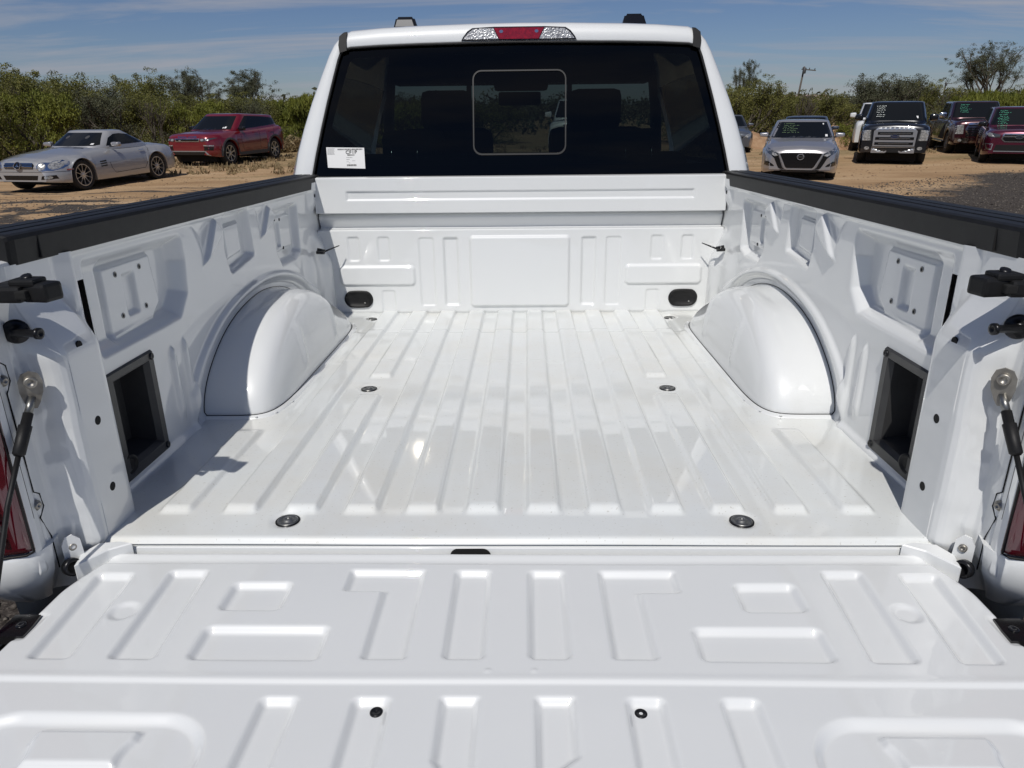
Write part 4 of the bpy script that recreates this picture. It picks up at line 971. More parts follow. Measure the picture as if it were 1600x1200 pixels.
M['stone_tan'] = leaf_mat('tan_stone', (0.20, 0.12, 0.07), (0.34, 0.22, 0.13), (0.42, 0.31, 0.2))
pts = []; sz = []
for k in range(22000):
    if k < 5000: x = rng.choice([-1, 1]) * rng.uniform(0.95, 2.8); y = rng.uniform(-1.5, 2.6)
    elif k < 19000:
        x = rng.uniform(3.0, 15); y = rng.uniform(4.0, 10.2 + 0.62 * x)
    else: x = rng.uniform(-12, -2.5); y = rng.uniform(6, 14)
    pts.append((x, y, float(gz(np.array(x), np.array(y))) + 0.002)); sz.append(abs(rng.normal(0.010, 0.006)) + 0.005)
scatter('gravel', pts, sz, M['stone_dark'])
pts = []; sz = []
for k in range(5000):
    x = rng.uniform(-16, 18); y = rng.uniform(max(9, 11 + 0.62 * x), 27); pts.append((x, y, float(gz(np.array(x), np.array(y))))); sz.append(abs(rng.normal(0.012, 0.010)) + 0.006)
scatter('dirt_clods', pts, sz, M['stone_tan'])

# ================================================================== CARS
def ellipse(cx, cz, rx, rz, n=16, a=0.0):
    o = []
    for k in range(n):
        t = 2 * pi * k / n; u, v_ = rx * cos(t), rz * sin(t); o.append((cx + u * cos(a) - v_ * sin(a), cz + u * sin(a) + v_ * cos(a)))
    return o
class Car:
    def __init__(s, name, label, cat, loc, heading, P, m, group=None):
        s.P = P; s.L, s.W = P['L'], P['W']; s.m = m
        s.root = empty(name, label, cat, (loc[0], loc[1], float(gz(np.array(loc[0]), np.array(loc[1])))), atan2(-heading[0], heading[1]), group)
        if 'scale' in P: s.root.scale = (P['scale'],) * 3
        s.build()
    def yd(s, d): return s.L / 2 - d
    def build(s):
        P = s.P; L_, W_ = s.L, s.W; R = P['r'] + P.get('gap', 0.05); wy = [P['fo'], P['fo'] + P['wb']]
        ds = set(np.round(np.concatenate([np.linspace(0, L_, 46), [0.004, 0.02, 0.05, 0.09, 0.14, 0.2, 0.28, L_ - 0.2, L_ - 0.1, L_ - 0.04, L_ - 0.01]]), 4))
        for w0 in wy:
            ds = {d for d in ds if abs(abs(d - w0) - R) > 0.03}
            for a in np.linspace(0, pi, 19): ds.add(round(w0 - R * cos(a), 4))
            ds |= {round(w0 - R - 0.004, 4), round(w0 + R + 0.004, 4)}
        ds = sorted(ds); rows = []
        ar, af = P.get('round_r', 0.35), P.get('round_f', 0.45); kr, kf = P.get('kr', 0.16), P.get('kf', 0.18)
        for d in ds:
            zt = float(interp(d, P['top'])); zb = float(interp(d, P['bot'])); hw = W_ / 2 * float(interp(d, P.get('plan', [(0, 1), (L_, 1)])))
            if d < af: hw *= 1 - kf * ((af - d) / af) ** 2.6
            if d > L_ - ar: hw *= 1 - kr * ((d - L_ + ar) / ar) ** 2.6
            arch = False
            for w0 in wy:
                if abs(d - w0) < R: zb = max(zb, P['r'] + sqrt(max(0, R * R - (d - w0) ** 2))); arch = True
            sh = zt - P.get('sh', 0.13); cr = P.get('crown', 0.03); y = s.yd(d)
            sh = max(sh, zb + 0.03)
            fl = P.get('flare', 0.012) if arch else 0
            li = sh - zb
            row = [(hw - 0.14, y, zb), (hw - 0.012, y, zb), (hw + fl, y, zb + 0.012 if not arch else zb + 0.004), (hw + fl, y, zb + li * 0.25), (hw + fl * 0.5, y, zb + li * 0.55), (hw - 0.012, y, zb + li * 0.85), (hw - 0.035, y, sh + 0.01), (hw - 0.075, y, sh + (zt - sh) * 0.55),
                   (hw * 0.80, y, zt - 0.012), (hw * 0.5, y, zt + cr * 0.6), (0, y, zt + cr)]
            rows.append(row + [(-x, yy, z) for x, yy, z in row[::-1][1:]])
        P3 = np.array(rows)
        # squared-off ends pulled in a little so the nose and tail are rounded
        for k, d in enumerate(ds):
            e = min(d, L_ - d)
            if e < 0.09:
                f = 1 - 0.55 * (1 - e / 0.09) ** 2 * 0.14
                zc_ = (P3[k, :, 2].max() + P3[k, :, 2].min()) / 2; P3[k, :, 2] = zc_ + (P3[k, :, 2] - zc_) * f
        s.body = grid('body', P3, s.m, s.root, flip=True)
        cp = []
        for k in (0, -1):
            v_ = [tuple(p) for p in P3[k]]; n = len(v_)
            c = obj('front_panel' if k == 0 else 'rear_panel', v_, [tuple(range(n))], s.m, s.root); cp.append(c)
        # underside and wheel wells
        zf = float(interp(L_ / 2, P['bot'])) + 0.04
        bm = bmesh.new(); add_box(bm, (0, 0, zf + 0.16), (W_ - 0.30, L_ - 0.5, 0.34)); 
        for w0 in wy: add_box(bm, (0, s.yd(w0), P['r'] + 0.10), (W_ - 0.56, 2 * R + 0.1, 2 * R - 0.16))
        bm_obj('underbody', bm, M['dark_void'], s.root)
        objs = [s.body] + cp
        # greenhouse
        g = P.get('gh')
        if g:
            rings = []; nn = 56; pw_ = g.get('n', 5.0)
            lv = [(-0.05, 0, 0), (0.0, 0, 0), (0.3, 0, 0), (0.6, 0, 0), (0.86, 0, 0), (0.96, 0, 0)]
            for t, _, _ in lv:
                tt = max(t, 0); k = tt ** 1.15
                w_ = g['w0'] + (g['w1'] - g['w0']) * k; f_ = g['f0'] + (g['f1'] - g['f0']) * tt; r_ = g['r0'] + (g['r1'] - g['r0']) * tt
                z_ = g['z0'] + (g['z1'] - g['z0']) * t
                rings.append((w_, f_, r_, z_))
            w_, f_, r_, z_ = rings[-1]; H_ = g['z1'] - g['z0']
            for ins, up in ((0.03, 0.035), (0.09, 0.065), (0.3, 0.10), (0.6, 0.115), (0.999, 0.118)):
                rings.append((w_ * (1 - ins), f_ + (r_ - f_) / 2 * ins, r_ - (r_ - f_) / 2 * ins, z_ + H_ * up * g.get('crown', 1.0)))
            rows = []
            for w_, f_, r_, z_ in rings:
                row = []
                for k in range(nn + 1):
                    a = 2 * pi * k / nn; c_, s_ = cos(a), sin(a)
                    x = w_ * np.sign(c_) * abs(c_) ** (2 / pw_); y = (s.yd(f_) + s.yd(r_)) / 2 + (s.yd(f_) - s.yd(r_)) / 2 * np.sign(s_) * abs(s_) ** (2 / pw_)
                    z = z_ + g.get('slope', 0) * (y - s.yd(f_)) * (0 if z_ < g['z0'] + 0.1 else 1)
                    row.append((x, y, z))
                rows.append(row)
            s.cabin = grid('cabin', np.array(rows), s.m if not g.get('m') else g['m'], s.root); objs.append(s.cabin)
        bm = bmesh.new()
        for o in objs: bm.from_mesh(o.data)
        s.bvh = BVHTree.FromBMesh(bm); bm.free()
        # wheels
        wm = wheel_mesh(P['r'], P.get('tw', 0.22), P['rim'], P.get('spokes', 10), P.get('rimm', M['satin']), P.get('spw', 0.22))
        xw = W_ / 2 - P.get('tw', 0.22) / 2 - 0.012
        put_wheels(s.root, wm, [(sg * xw, s.yd(w0), P['r']) for sg in (-1, 1) for w0 in wy])
    def patch(s, name, pts, view, m, off=0.006, parent=None, mx=0.075, lab=None):
        """a panel laid on the body: pts (x,z) for 'F'/'B', (d,z) for 'R'/'Lf', (x,d) for 'T'"""
        bm = bmesh.new(); q = []
        for a, b in pts:
            if view in 'FB': q.append((a, 0, b))
            elif view == 'T': q.append((a, s.yd(b), 0))
            else: q.append((0, s.yd(a), b))
        f = bm.faces.new([bm.verts.new(p) for p in q]); bmesh.ops.triangulate(bm, faces=[f])
        for _ in range(7):
            lng = [e for e in bm.edges if e.calc_length() > mx]
            if not lng: break
            bmesh.ops.subdivide_edges(bm, edges=lng, cuts=1); bmesh.ops.triangulate(bm, faces=bm.faces[:])
        dr = {'F': Vector((0, -1, 0)), 'B': Vector((0, 1, 0)), 'R': Vector((-1, 0, 0)), 'L': Vector((1, 0, 0)), 'T': Vector((0, 0, -1))}[view]
        last = 0.0; miss = []
        for v_ in bm.verts:
            h = s.bvh.ray_cast(v_.co - dr * 6, dr, 12)
            if h[0] is not None: v_.co = h[0] - dr * off; 
            else: miss.append(v_)
        for v_ in miss:
            c = v_.co.copy(); ax = 1 if view in 'FB' else (2 if view == 'T' else 0)
            ok = [w_ for w_ in bm.verts if w_ not in miss]
            if ok: nr = min(ok, key=lambda w_: sum((w_.co[i] - c[i]) ** 2 for i in range(3) if i != ax)); v_.co[ax] = nr.co[ax]
        bmesh.ops.recalc_face_normals(bm, faces=bm.faces)
        o = bm_obj(name, bm, m, parent or s.root)
        if len(o.data.polygons):
            if (o.data.polygons[0].normal.dot(dr)) > 0: o.data.flip_normals()
            ex = o.modifiers.new('t', 'SOLIDIFY'); ex.thickness = 0.008; ex.offset = -1
        return o
    def sym(s, name, pts, view, m, **k):
        out_ = []
        for sg in (1, -1):
            q = [(sg * a, b) for a, b in pts]; out_.append(s.patch(name, q if sg > 0 else q[::-1], view, m, **k))
        return out_
    def side(s, name, pts, m, **k):
        return [s.patch(name, pts, v_, m, **k) for v_ in 'RL']
    def strip(s, name, line, wd, view, m, **k):
        """thin panel gap along a polyline"""
        a = [Vector((*p, 0)) for p in line]; le = []; ri = []
        for i, p in enumerate(a):
            d = (a[min(i + 1, len(a) - 1)] - a[max(i - 1, 0)]).normalized(); n = Vector((-d.y, d.x, 0)) * wd / 2
            le.append(p + n); ri.append(p - n)
        return s.patch(name, [(p.x, p.y) for p in le + ri[::-1]], view, m, off=k.get('off', 0.002))
    def mirrors(s, x, d, z, m, size=(0.20, 0.13, 0.13)):
        for sg in (1, -1):
            bm = bmesh.new(); add_box(bm, (0, 0, 0), (1, 1, 1), bevel=0.30, segs=4)
            for v_ in bm.verts:
                if v_.co.y > 0: v_.co.z *= 0.86; v_.co.x *= 0.9
                v_.co.z *= 1 - 0.25 * max(0, sg * v_.co.x + 0.2)
            bmesh.ops.transform(bm, matrix=Matrix.Translation((sg * (x + size[0] / 2), s.yd(d), z)) @ Matrix.Diagonal((size[0], size[1] * 0.8, size[2] * 0.92, 1)), verts=bm.verts)
            o = bm_obj('wing_mirror', bm, m, s.root, True)
            box('mirror_arm', (sg * (x - 0.01), s.yd(d), z - size[2] * 0.35), (0.09, 0.05, 0.03), M['black_plastic'], o)

def carpaint(name, c, metal=0.55, rough=0.32):
    return mat(name, c, rough, metal=metal, coat=1.0, noise=(1.5, tuple(x * 1.06 for x in c), 0.3))
M['silver_paint'] = carpaint('silver_paint', (0.37, 0.37, 0.375), 0.35)
M['silver_warm'] = carpaint('silver_warm_paint', (0.36, 0.35, 0.355), 0.55)
M['crimson'] = carpaint('crimson_paint', (0.17, 0.005, 0.012), 0.25, 0.28)
M['black_paint'] = carpaint('black_paint', (0.006, 0.007, 0.010), 0.2, 0.2)
M['maroon'] = carpaint('dark_maroon_paint', (0.040, 0.008, 0.012), 0.4, 0.25)
M['wine'] = carpaint('wine_paint', (0.085, 0.006, 0.022), 0.4, 0.25)
M['grey_paint'] = carpaint('grey_paint', (0.14, 0.15, 0.17), 0.6)
M['navy_paint'] = carpaint('dark_blue_paint', (0.02, 0.028, 0.045), 0.5)
M['white_car'] = mat('white_car_paint', (0.66, 0.66, 0.65), 0.35, coat=1.0)
M['grey_plastic'] = mat('grey_plastic', (0.05, 0.05, 0.052), 0.55)
M['lamp_glass'] = mat('headlamp_glass', (0.50, 0.50, 0.48), 0.25, metal=0.35, coat=1, noise=(25, (0.22, 0.22, 0.22), 0.12))
M['lamp_dark'] = mat('headlamp_dark', (0.05, 0.055, 0.06), 0.08, coat=1)
M['amber'] = mat('amber_lens', (0.25, 0.04, 0.01), 0.2, coat=1)
BK = M['gloss_black']; CG = M['car_glass']; CH = M['chrome']

def scribble(c, view, x0, z0, w_, h, lines, m, seed, slant=0.0):
    """hand-painted rows of writing on the glass, too far away to read"""
    rr = random.Random(seed)
    base = c.patch('window_writing_first_row', [(x0, z0), (x0 + 0.01, z0), (x0 + 0.01, z0 + 0.01)], view, m, off=0.010)
    bpy.data.objects.remove(base)
    bm = bmesh.new(); dr = Vector((0, -1, 0))
    for r in range(lines):
        x = -(x0 + slant * r) - w_; zz_ = z0 - r * h; xs_ = x; L_ = w_ * rr.uniform(0.55, 1.0); x = -x0 - L_; xe = -x0
        while x < xe:
            cw = rr.uniform(0.018, 0.04); a = (x, zz_ + rr.uniform(-0.3, 0.3) * h * 0.5); b = (x + cw, zz_ + rr.uniform(-0.5, 0.5) * h * 0.6)
            n_ = Vector((-(b[1] - a[1]), b[0] - a[0], 0)).normalized() * 0.0045
            vs = []
            for (px_, pz_) in ((a[0] + n_.x, a[1] + n_.y), (b[0] + n_.x, b[1] + n_.y), (b[0] - n_.x, b[1] - n_.y), (a[0] - n_.x, a[1] - n_.y)):
                hh = c.bvh.ray_cast(Vector((px_, 6, pz_)), dr, 12)[0]
                vs.append(bm.verts.new((px_, (hh.y if hh else 0) + 0.018, pz_)))
            bm.faces.new(vs[::-1]); x += cw + rr.choice((0.006, 0.006, 0.035))
    return tag(bm_obj('window_writing', bm, m, c.root), kind='stuff')

# ---- silver hardtop roadster, left
c = Car('roadster', 'silver two-door hardtop roadster with ten-spoke wheels, nearest car on the left', 'car', (-10.57, 16.64), (-0.19, -0.982),
        dict(scale=0.975, L=4.36, W=1.83, r=0.335, rim=0.245, wb=2.56, fo=0.84, spokes=10, spw=0.13, gap=0.035, kf=0.30, round_f=0.75, kr=0.22, round_r=0.5, sh=0.17, crown=0.045, flare=0.014,
             top=[(0, 0.56), (0.05, 0.64), (0.2, 0.70), (0.6, 0.775), (1.2, 0.85), (1.6, 0.885), (2.2, 0.885), (3.2, 0.895), (3.75, 0.885), (4.15, 0.845), (4.32, 0.79), (4.36, 0.72)],
             bot=[(0, 0.24), (0.4, 0.20), (1.4, 0.185), (3.0, 0.20), (4.1, 0.26), (4.36, 0.40)],
             gh=dict(f0=1.42, r0=3.72, f1=2.15, r1=2.78, w0=0.80, w1=0.60, z0=0.86, z1=1.255, n=3.6, crown=0.9)), M['silver_paint'])
c.patch('windscreen', [(-0.60, 0.93), (0.60, 0.93), (0.66, 0.95), (0.50, 1.215), (-0.50, 1.215), (-0.66, 0.95)], 'F', CG)
c.patch('rear_window', [(-0.55, 0.98), (0.55, 0.98), (0.45, 1.19), (-0.45, 1.19)], 'B', CG)
c.side('side_window', [(1.90, 0.925), (3.32, 0.965), (3.12, 1.07), (2.85, 1.155), (2.50, 1.190), (2.30, 1.18), (2.10, 1.10)], CG)
gr = c.patch('grille', [(-0.37, 0.535), (0.37, 0.535), (0.40, 0.60), (0.35, 0.655), (-0.35, 0.655), (-0.40, 0.60)], 'F', BK, off=0.012)
for k in range(4): c.patch('slat', [(-0.37, 0.548 + k * 0.030), (0.37, 0.548 + k * 0.030), (0.37, 0.562 + k * 0.030), (-0.37, 0.562 + k * 0.030)], 'F', CH, off=0.026, parent=gr)
st = c.patch('star_emblem', ellipse(0, 0.597, 0.088, 0.078, 24), 'F', BK, off=0.036)
for a in (90, 210, 330):
    ar_ = radians(a); tx, tz = 0.072 * cos(ar_), 0.066 * sin(ar_); n1_, n2_ = 0.012 * -sin(ar_), 0.012 * cos(ar_)
    c.patch('star_arm', [(n1_, 0.597 + n2_), (-n1_, 0.597 - n2_), (tx, 0.597 + tz)], 'F', CH, off=0.045, parent=st)
e = [(0.088 * cos(t), 0.597 + 0.078 * sin(t)) for t in np.linspace(0, 2 * pi, 25)]
tube('ring', [Vector((x, (c.bvh.ray_cast(Vector((x, 6, z)), Vector((0, -1, 0)), 12)[0] or Vector((0, 2.26, 0))).y + 0.045, z)) for x, z in e], 0.008, CH, st, 6)
for sg in (1, -1):
    hl = c.patch('headlamp', [(sg * a, b) for a, b in ([(0.46, 0.53), (0.50, 0.49), (0.58, 0.475), (0.66, 0.49), (0.75, 0.485), (0.84, 0.52), (0.875, 0.59), (0.85, 0.66), (0.77, 0.70), (0.70, 0.69), (0.64, 0.655), (0.56, 0.665), (0.49, 0.64), (0.455, 0.585)])], 'F', CH, off=0.008)
    c.patch('lens', ellipse(sg * 0.565, 0.568, 0.075, 0.07), 'F', M['lamp_glass'], off=0.020, parent=hl)
    c.patch('lens', ellipse(sg * 0.755, 0.592, 0.085, 0.085), 'F', M['lamp_glass'], off=0.020, parent=hl)
    c.patch('fog_lamp_recess', [(sg * a, b) for a, b in [(0.52, 0.30), (0.80, 0.31), (0.78, 0.39), (0.56, 0.375)]], 'F', BK)
    c.patch('fog_lamp', ellipse(sg * 0.68, 0.342, 0.062, 0.033), 'F', M['lamp_glass'], off=0.014)
c.patch('lower_intake', [(-0.42, 0.29), (0.42, 0.29), (0.46, 0.385), (-0.46, 0.385)], 'F', BK)
c.patch('bumper_edge', [(-0.70, 0.455), (0.70, 0.455), (0.70, 0.462), (-0.70, 0.462)], 'F', M['grey_plastic'], off=0.004)
c.patch('bonnet_vent', [(-0.52, 1.36), (-0.30, 1.33), (-0.30, 1.40), (-0.52, 1.42)], 'T', BK); c.patch('bonnet_vent', [(0.52, 1.36), (0.30, 1.33), (0.30, 1.40), (0.52, 1.42)], 'T', BK)
c.side('marker_lamp', [(0.40, 0.475), (0.56, 0.475), (0.56, 0.505), (0.40, 0.505)], M['amber'])
for v_ in 'RL':
    gl_ = [c.patch('gill', [(1.39, 0.60 - k * 0.052), (1.60, 0.62 - k * 0.052), (1.60, 0.585 - k * 0.052), (1.41, 0.575 - k * 0.052)], v_, BK) for k in range(3)]
    c.strip('door_gap', [(1.71, 0.56), (1.75, 0.42), (1.84, 0.31), (2.9, 0.34), (3.05, 0.50), (3.20, 0.86)], 0.010, v_, M['dark_void'])
    c.patch('door_handle', [(2.80, 0.765), (2.98, 0.775), (2.98, 0.80), (2.80, 0.79)], v_, CH, off=0.03)
    c.patch('tail_lamp', [(4.12, 0.68), (4.32, 0.66), (4.32, 0.76), (4.12, 0.80)], v_, M['red_lens'])
    c.patch('bump_strip', [(0.05, 0.455), (0.46, 0.455), (0.46, 0.463), (0.05, 0.463)], v_, M['grey_plastic'], off=0.004)
c.mirrors(0.85, 1.95, 0.955, M['silver_warm'], (0.24, 0.15, 0.13))
for sg in (-1, 1):
    c.patch('headrest_glimpse', ellipse(sg * 0.28 + 0.02, 1.12, 0.05, 0.035, 10), 'F', M['grey_plastic'], off=0.009)
c.patch('window_sticker', [(-0.50, 0.955), (-0.56, 0.955), (-0.555, 0.985), (-0.505, 0.985)], 'F', M['paper'], off=0.012)

# ---- crimson crossover behind it
c = Car('crossover', 'crimson compact SUV with black side glass parked on dry grass behind the silver roadster', 'SUV', (-9.87, 23.4), (-0.231, -0.973),
        dict(scale=0.941, L=4.36, W=1.94, r=0.37, rim=0.255, wb=2.68, fo=0.86, spokes=7, spw=0.34, tw=0.24, gap=0.06, kf=0.24, round_f=0.6, kr=0.16, sh=0.14, crown=0.03, flare=0.03,
             top=[(0, 0.84), (0.04, 0.93), (0.15, 0.98), (0.5, 1.02), (1.25, 1.08), (2.5, 1.12), (3.8, 1.18), (4.3, 1.18), (4.36, 1.10)],
             bot=[(0, 0.34), (0.3, 0.28), (1.4, 0.27), (3.0, 0.27), (4.1, 0.34), (4.36, 0.44)],
             gh=dict(f0=1.10, r0=4.36, f1=1.98, r1=4.10, w0=0.90, w1=0.70, z0=1.03, z1=1.60, n=7.0, slope=0.035, crown=0.5)), M['crimson'])
c.patch('windscreen', [(-0.76, 1.10), (0.76, 1.10), (0.63, 1.52), (-0.63, 1.52)], 'F', CG)
c.side('side_window', [(1.55, 1.10), (1.85, 1.30), (2.22, 1.52), (3.2, 1.49), (4.08, 1.42), (4.22, 1.27), (3.7, 1.21), (2.6, 1.145)], CG)
gr = c.patch('grille', [(-0.44, 0.765), (0.44, 0.765), (0.47, 0.865), (-0.47, 0.865)], 'F', CH, off=0.012)
c.patch('mesh_insert', [(-0.41, 0.785), (0.41, 0.785), (0.435, 0.848), (-0.435, 0.848)], 'F', BK, off=0.028, parent=gr)
c.patch('badge', ellipse(0.26, 0.805, 0.045, 0.018, 12), 'F', M['satin'], off=0.042, parent=gr)
for sg in (1, -1):
    hl = c.patch('headlamp', [(sg * a, b) for a, b in [(0.49, 0.775), (0.72, 0.79), (0.90, 0.86), (0.90, 0.885), (0.70, 0.865), (0.49, 0.865)]], 'F', M['lamp_dark'], off=0.010)
    c.patch('lens', ellipse(sg * 0.56, 0.82, 0.055, 0.036), 'F', M['lamp_glass'], off=0.022, parent=hl); c.patch('lens', ellipse(sg * 0.72, 0.825, 0.05, 0.025), 'F', M['lamp_glass'], off=0.022, parent=hl)
    c.patch('fog_recess', [(sg * a, b) for a, b in [(0.58, 0.50), (0.84, 0.50), (0.86, 0.60), (0.60, 0.62)]], 'F', BK, off=0.008)
    c.patch('running_lamp', [(sg * a, b) for a, b in [(0.58, 0.635), (0.86, 0.625), (0.86, 0.655), (0.58, 0.662)]], 'F', M['lamp_glass'], off=0.014)
tx_ = text('lettering', 'RANGE ROVER', 0.085, Matrix.Translation((0, 2.10 + 0.055, 0.905)) @ Matrix.Rotation(radians(180), 4, 'Z') @ Matrix.Rotation(radians(60), 4, 'X'), CH, c.root, bold=0.003, xscale=1.25, depth=0.003)
c.patch('lower_intake', [(-0.55, 0.36), (0.55, 0.36), (0.62, 0.47), (-0.62, 0.47)], 'F', BK)
sk = c.patch('skid_plate', [(-0.62, 0.455), (0.62, 0.455), (0.60, 0.485), (-0.60, 0.485)], 'F', M['satin'], off=0.012)
c.sym('skid_leg', [(0.58, 0.48), (0.70, 0.33), (0.78, 0.33), (0.63, 0.485)], 'F', M['satin'], off=0.012)
for v_ in 'RL':
    c.patch('sill_cladding', [(1.36, 0.275), (3.02, 0.275), (3.02, 0.40), (1.36, 0.38)], v_, M['grey_plastic'])
    for w0 in (0.86, 3.54):
        o_ = [(w0 + 0.435 * -cos(a), 0.37 + 0.435 * sin(a)) for a in np.linspace(-0.15, pi + 0.15, 18)]; i_ = [(w0 + 0.50 * -cos(a), 0.37 + 0.50 * sin(a)) for a in np.linspace(-0.15, pi + 0.15, 18)]
        c.patch('arch_trim', o_ + i_[::-1], v_, M['grey_plastic'], off=0.012)
    c.strip('door_gap', [(1.60, 1.06), (1.55, 0.75), (1.62, 0.42), (2.62, 0.42), (2.68, 1.12)], 0.012, v_, M['dark_void']); c.strip('door_gap', [(2.68, 0.42), (3.15, 0.46), (3.45, 0.85), (3.75, 1.16)], 0.012, v_, M['dark_void'])
    for d0 in (2.30, 3.25): c.patch('door_handle', [(d0, 0.985), (d0 + 0.22, 0.995), (d0 + 0.22, 1.025), (d0, 1.015)], v_, M['crimson'], off=0.03)
    c.patch('tail_lamp', [(4.0, 1.02), (4.33, 1.0), (4.33, 1.10), (4.05, 1.13)], v_, M['red_lens'])
c.mirrors(0.88, 1.62, 1.13, BK, (0.22, 0.15, 0.17))
c.patch('window_sticker', [(-0.60, 1.14), (-0.53, 1.14), (-0.53, 1.19), (-0.60, 1.19)], 'F', M['paper'], off=0.012); c.patch('window_sticker', [(-0.51, 1.14), (-0.47, 1.14), (-0.47, 1.175), (-0.51, 1.175)], 'F', M['paper'], off=0.012)

# ---- silver sedan, right
def sedan(name, label, loc, hd, paint, detail=True, group=None, scale=0.9):
    c = Car(name, label, 'car', loc, hd,
        dict(scale=scale, L=4.88, W=1.85, r=0.335, rim=0.225, wb=2.82, fo=0.95, spokes=5, spw=0.3, gap=0.04, kf=0.22, round_f=0.9, kr=0.18, round_r=0.6, sh=0.16, crown=0.04,
             top=[(0, 0.68), (0.04, 0.74), (0.2, 0.80), (0.7, 0.89), (1.3, 0.965), (3.0, 1.00), (4.2, 1.06), (4.7, 1.04), (4.88, 0.95)],
             bot=[(0, 0.23), (0.3, 0.18), (1.4, 0.18), (3.5, 0.2), (4.88, 0.34)],
             gh=dict(f0=1.18, r0=4.35, f1=2.02, r1=3.40, w0=0.87, w1=0.66, z0=0.94, z1=1.405, n=5.0, crown=0.7)), paint, group)
    c.patch('windscreen', [(-0.77, 0.985), (0.77, 0.985), (0.60, 1.365), (-0.60, 1.365)], 'F', CG)
    c.patch('rear_window', [(-0.6, 1.08), (0.6, 1.08), (0.5, 1.34), (-0.5, 1.34)], 'B', CG)
    c.side('side_window', [(1.70, 1.02), (3.85, 1.08), (3.55, 1.27), (3.1, 1.35), (2.35, 1.35), (2.05, 1.25)], CG)
    for v_ in 'RL':
        c.strip('door_gap', [(1.70, 0.98), (1.66, 0.70), (1.74, 0.32), (2.75, 0.32), (2.82, 1.03)], 0.01, v_, M['dark_void'])
    c.mirrors(0.84, 1.72, 1.04, M['silver_warm'] if detail else paint, (0.24, 0.16, 0.14))
    return c
c = sedan('sedan', 'silver sedan facing the camera with a black V-shaped grille, beside the black pickup', (6.98, 17.84), (-0.321, -0.947), M['silver_warm'], scale=0.904)
gr = c.patch('grille', [(-0.30, 0.315), (0.30, 0.315), (0.35, 0.36), (0.50, 0.655), (0.47, 0.67), (-0.47, 0.67), (-0.50, 0.655), (-0.35, 0.36)], 'F', BK, off=0.010)
q = [(0.50, 0.66), (0.335, 0.33), (0.29, 0.30), (-0.29, 0.30), (-0.335, 0.33), (-0.50, 0.66)]
c.patch('chrome_surround', q + [(-0.54, 0.66), (-0.365, 0.31), (-0.30, 0.272), (0.30, 0.272), (0.365, 0.31), (0.54, 0.66)], 'F', M['satin'], off=0.018, parent=gr)
c.sym('side_blade', [(0.55, 0.66), (0.40, 0.33), (0.36, 0.29), (0.47, 0.29), (0.52, 0.35), (0.62, 0.55), (0.70, 0.62), (0.66, 0.68)], 'F', BK, off=0.010)
c.patch('lower_blade', [(-0.40, 0.215), (0.40, 0.215), (0.50, 0.285), (0.30, 0.268), (-0.30, 0.268), (-0.50, 0.285)], 'F', BK, off=0.010)
c.patch('lip', [(-0.42, 0.208), (0.42, 0.208), (0.44, 0.228), (-0.44, 0.228)], 'F', M['satin'], off=0.016)
em = c.patch('round_emblem', ellipse(0, 0.585, 0.085, 0.075, 24), 'F', M['satin'], off=0.030)
c.patch('ring_inside', ellipse(0, 0.585, 0.066, 0.056, 20), 'F', BK, off=0.034, parent=em)
c.patch('name_bar', [(-0.095, 0.572), (0.095, 0.572), (0.095, 0.598), (-0.095, 0.598)], 'F', M['chrome'], off=0.042, parent=em)
y_e = (c.bvh.ray_cast(Vector((0, 6, 0.585)), Vector((0, -1, 0)), 12)[0]).y
text('lettering', 'NISSAN', 0.026, Matrix.Translation((0, y_e + 0.060, 0.584)) @ Matrix.Rotation(pi, 4, 'Z') @ Matrix.Rotation(pi / 2, 4, 'X'), M['ink'], em, bold=0.0006, xscale=1.3)
for sg in (1, -1):
    hl = c.patch('headlamp', [(sg * a, b) for a, b in [(0.50, 0.60), (0.62, 0.585), (0.86, 0.69), (0.90, 0.76), (0.82, 0.80), (0.66, 0.72), (0.52, 0.665)]], 'F', M['lamp_dark'], off=0.010, mx=0.1)
    c.patch('lens', [(sg * a, b) for a, b in [(0.53, 0.615), (0.61, 0.60), (0.69, 0.635), (0.68, 0.68), (0.60, 0.665)]], 'F', M['lamp_glass'], off=0.022, parent=hl)
    c.patch('side_intake', [(sg * a, b) for a, b in [(0.60, 0.355), (0.86, 0.36), (0.85, 0.46), (0.76, 0.475), (0.64, 0.40)]], 'F', BK, off=0.006)
    c.patch('lower_wing', [(sg * a, b) for a, b in [(0.42, 0.275), (0.88, 0.29), (0.88, 0.315), (0.56, 0.335)]], 'F', M['silver_warm'], off=0.02)
scribble(c, 'F', -0.50, 1.325, 0.44, 0.042, 6, mat('window_paint_faded', (0.10, 0.16, 0.08), 0.7), 4)
c.patch('window_sticker', [(-0.50, 1.305), (-0.53, 1.305), (-0.525, 1.335), (-0.495, 1.335)], 'F', M['paper'], off=0.016); c.patch('window_sticker', [(-0.58, 1.02), (-0.64, 1.02), (-0.63, 1.07), (-0.575, 1.07)], 'F', M['paper'], off=0.016)
c2 = sedan('sedan', 'dark blue sedan of which only the roof shows behind the silver sedan', (8.95, 22.9), (-0.36, -0.93), M['navy_paint'], False)
# ---- grey coupe half hidden by the cab
c3 = sedan('coupe', 'grey coupe mostly hidden behind the right edge of the white cab', (7.72, 27.9), (-0.15, -0.988), M['grey_paint'], False)
for sg in (1, -1): c3.patch('headlamp', [(sg * a, b) for a, b in [(0.50, 0.60), (0.70, 0.60), (0.86, 0.69), (0.80, 0.75), (0.60, 0.70)]], 'F', M['lamp_glass'], off=0.010)
c3.patch('grille', [(-0.4, 0.4), (0.4, 0.4), (0.46, 0.62), (-0.46, 0.62)], 'F', BK)

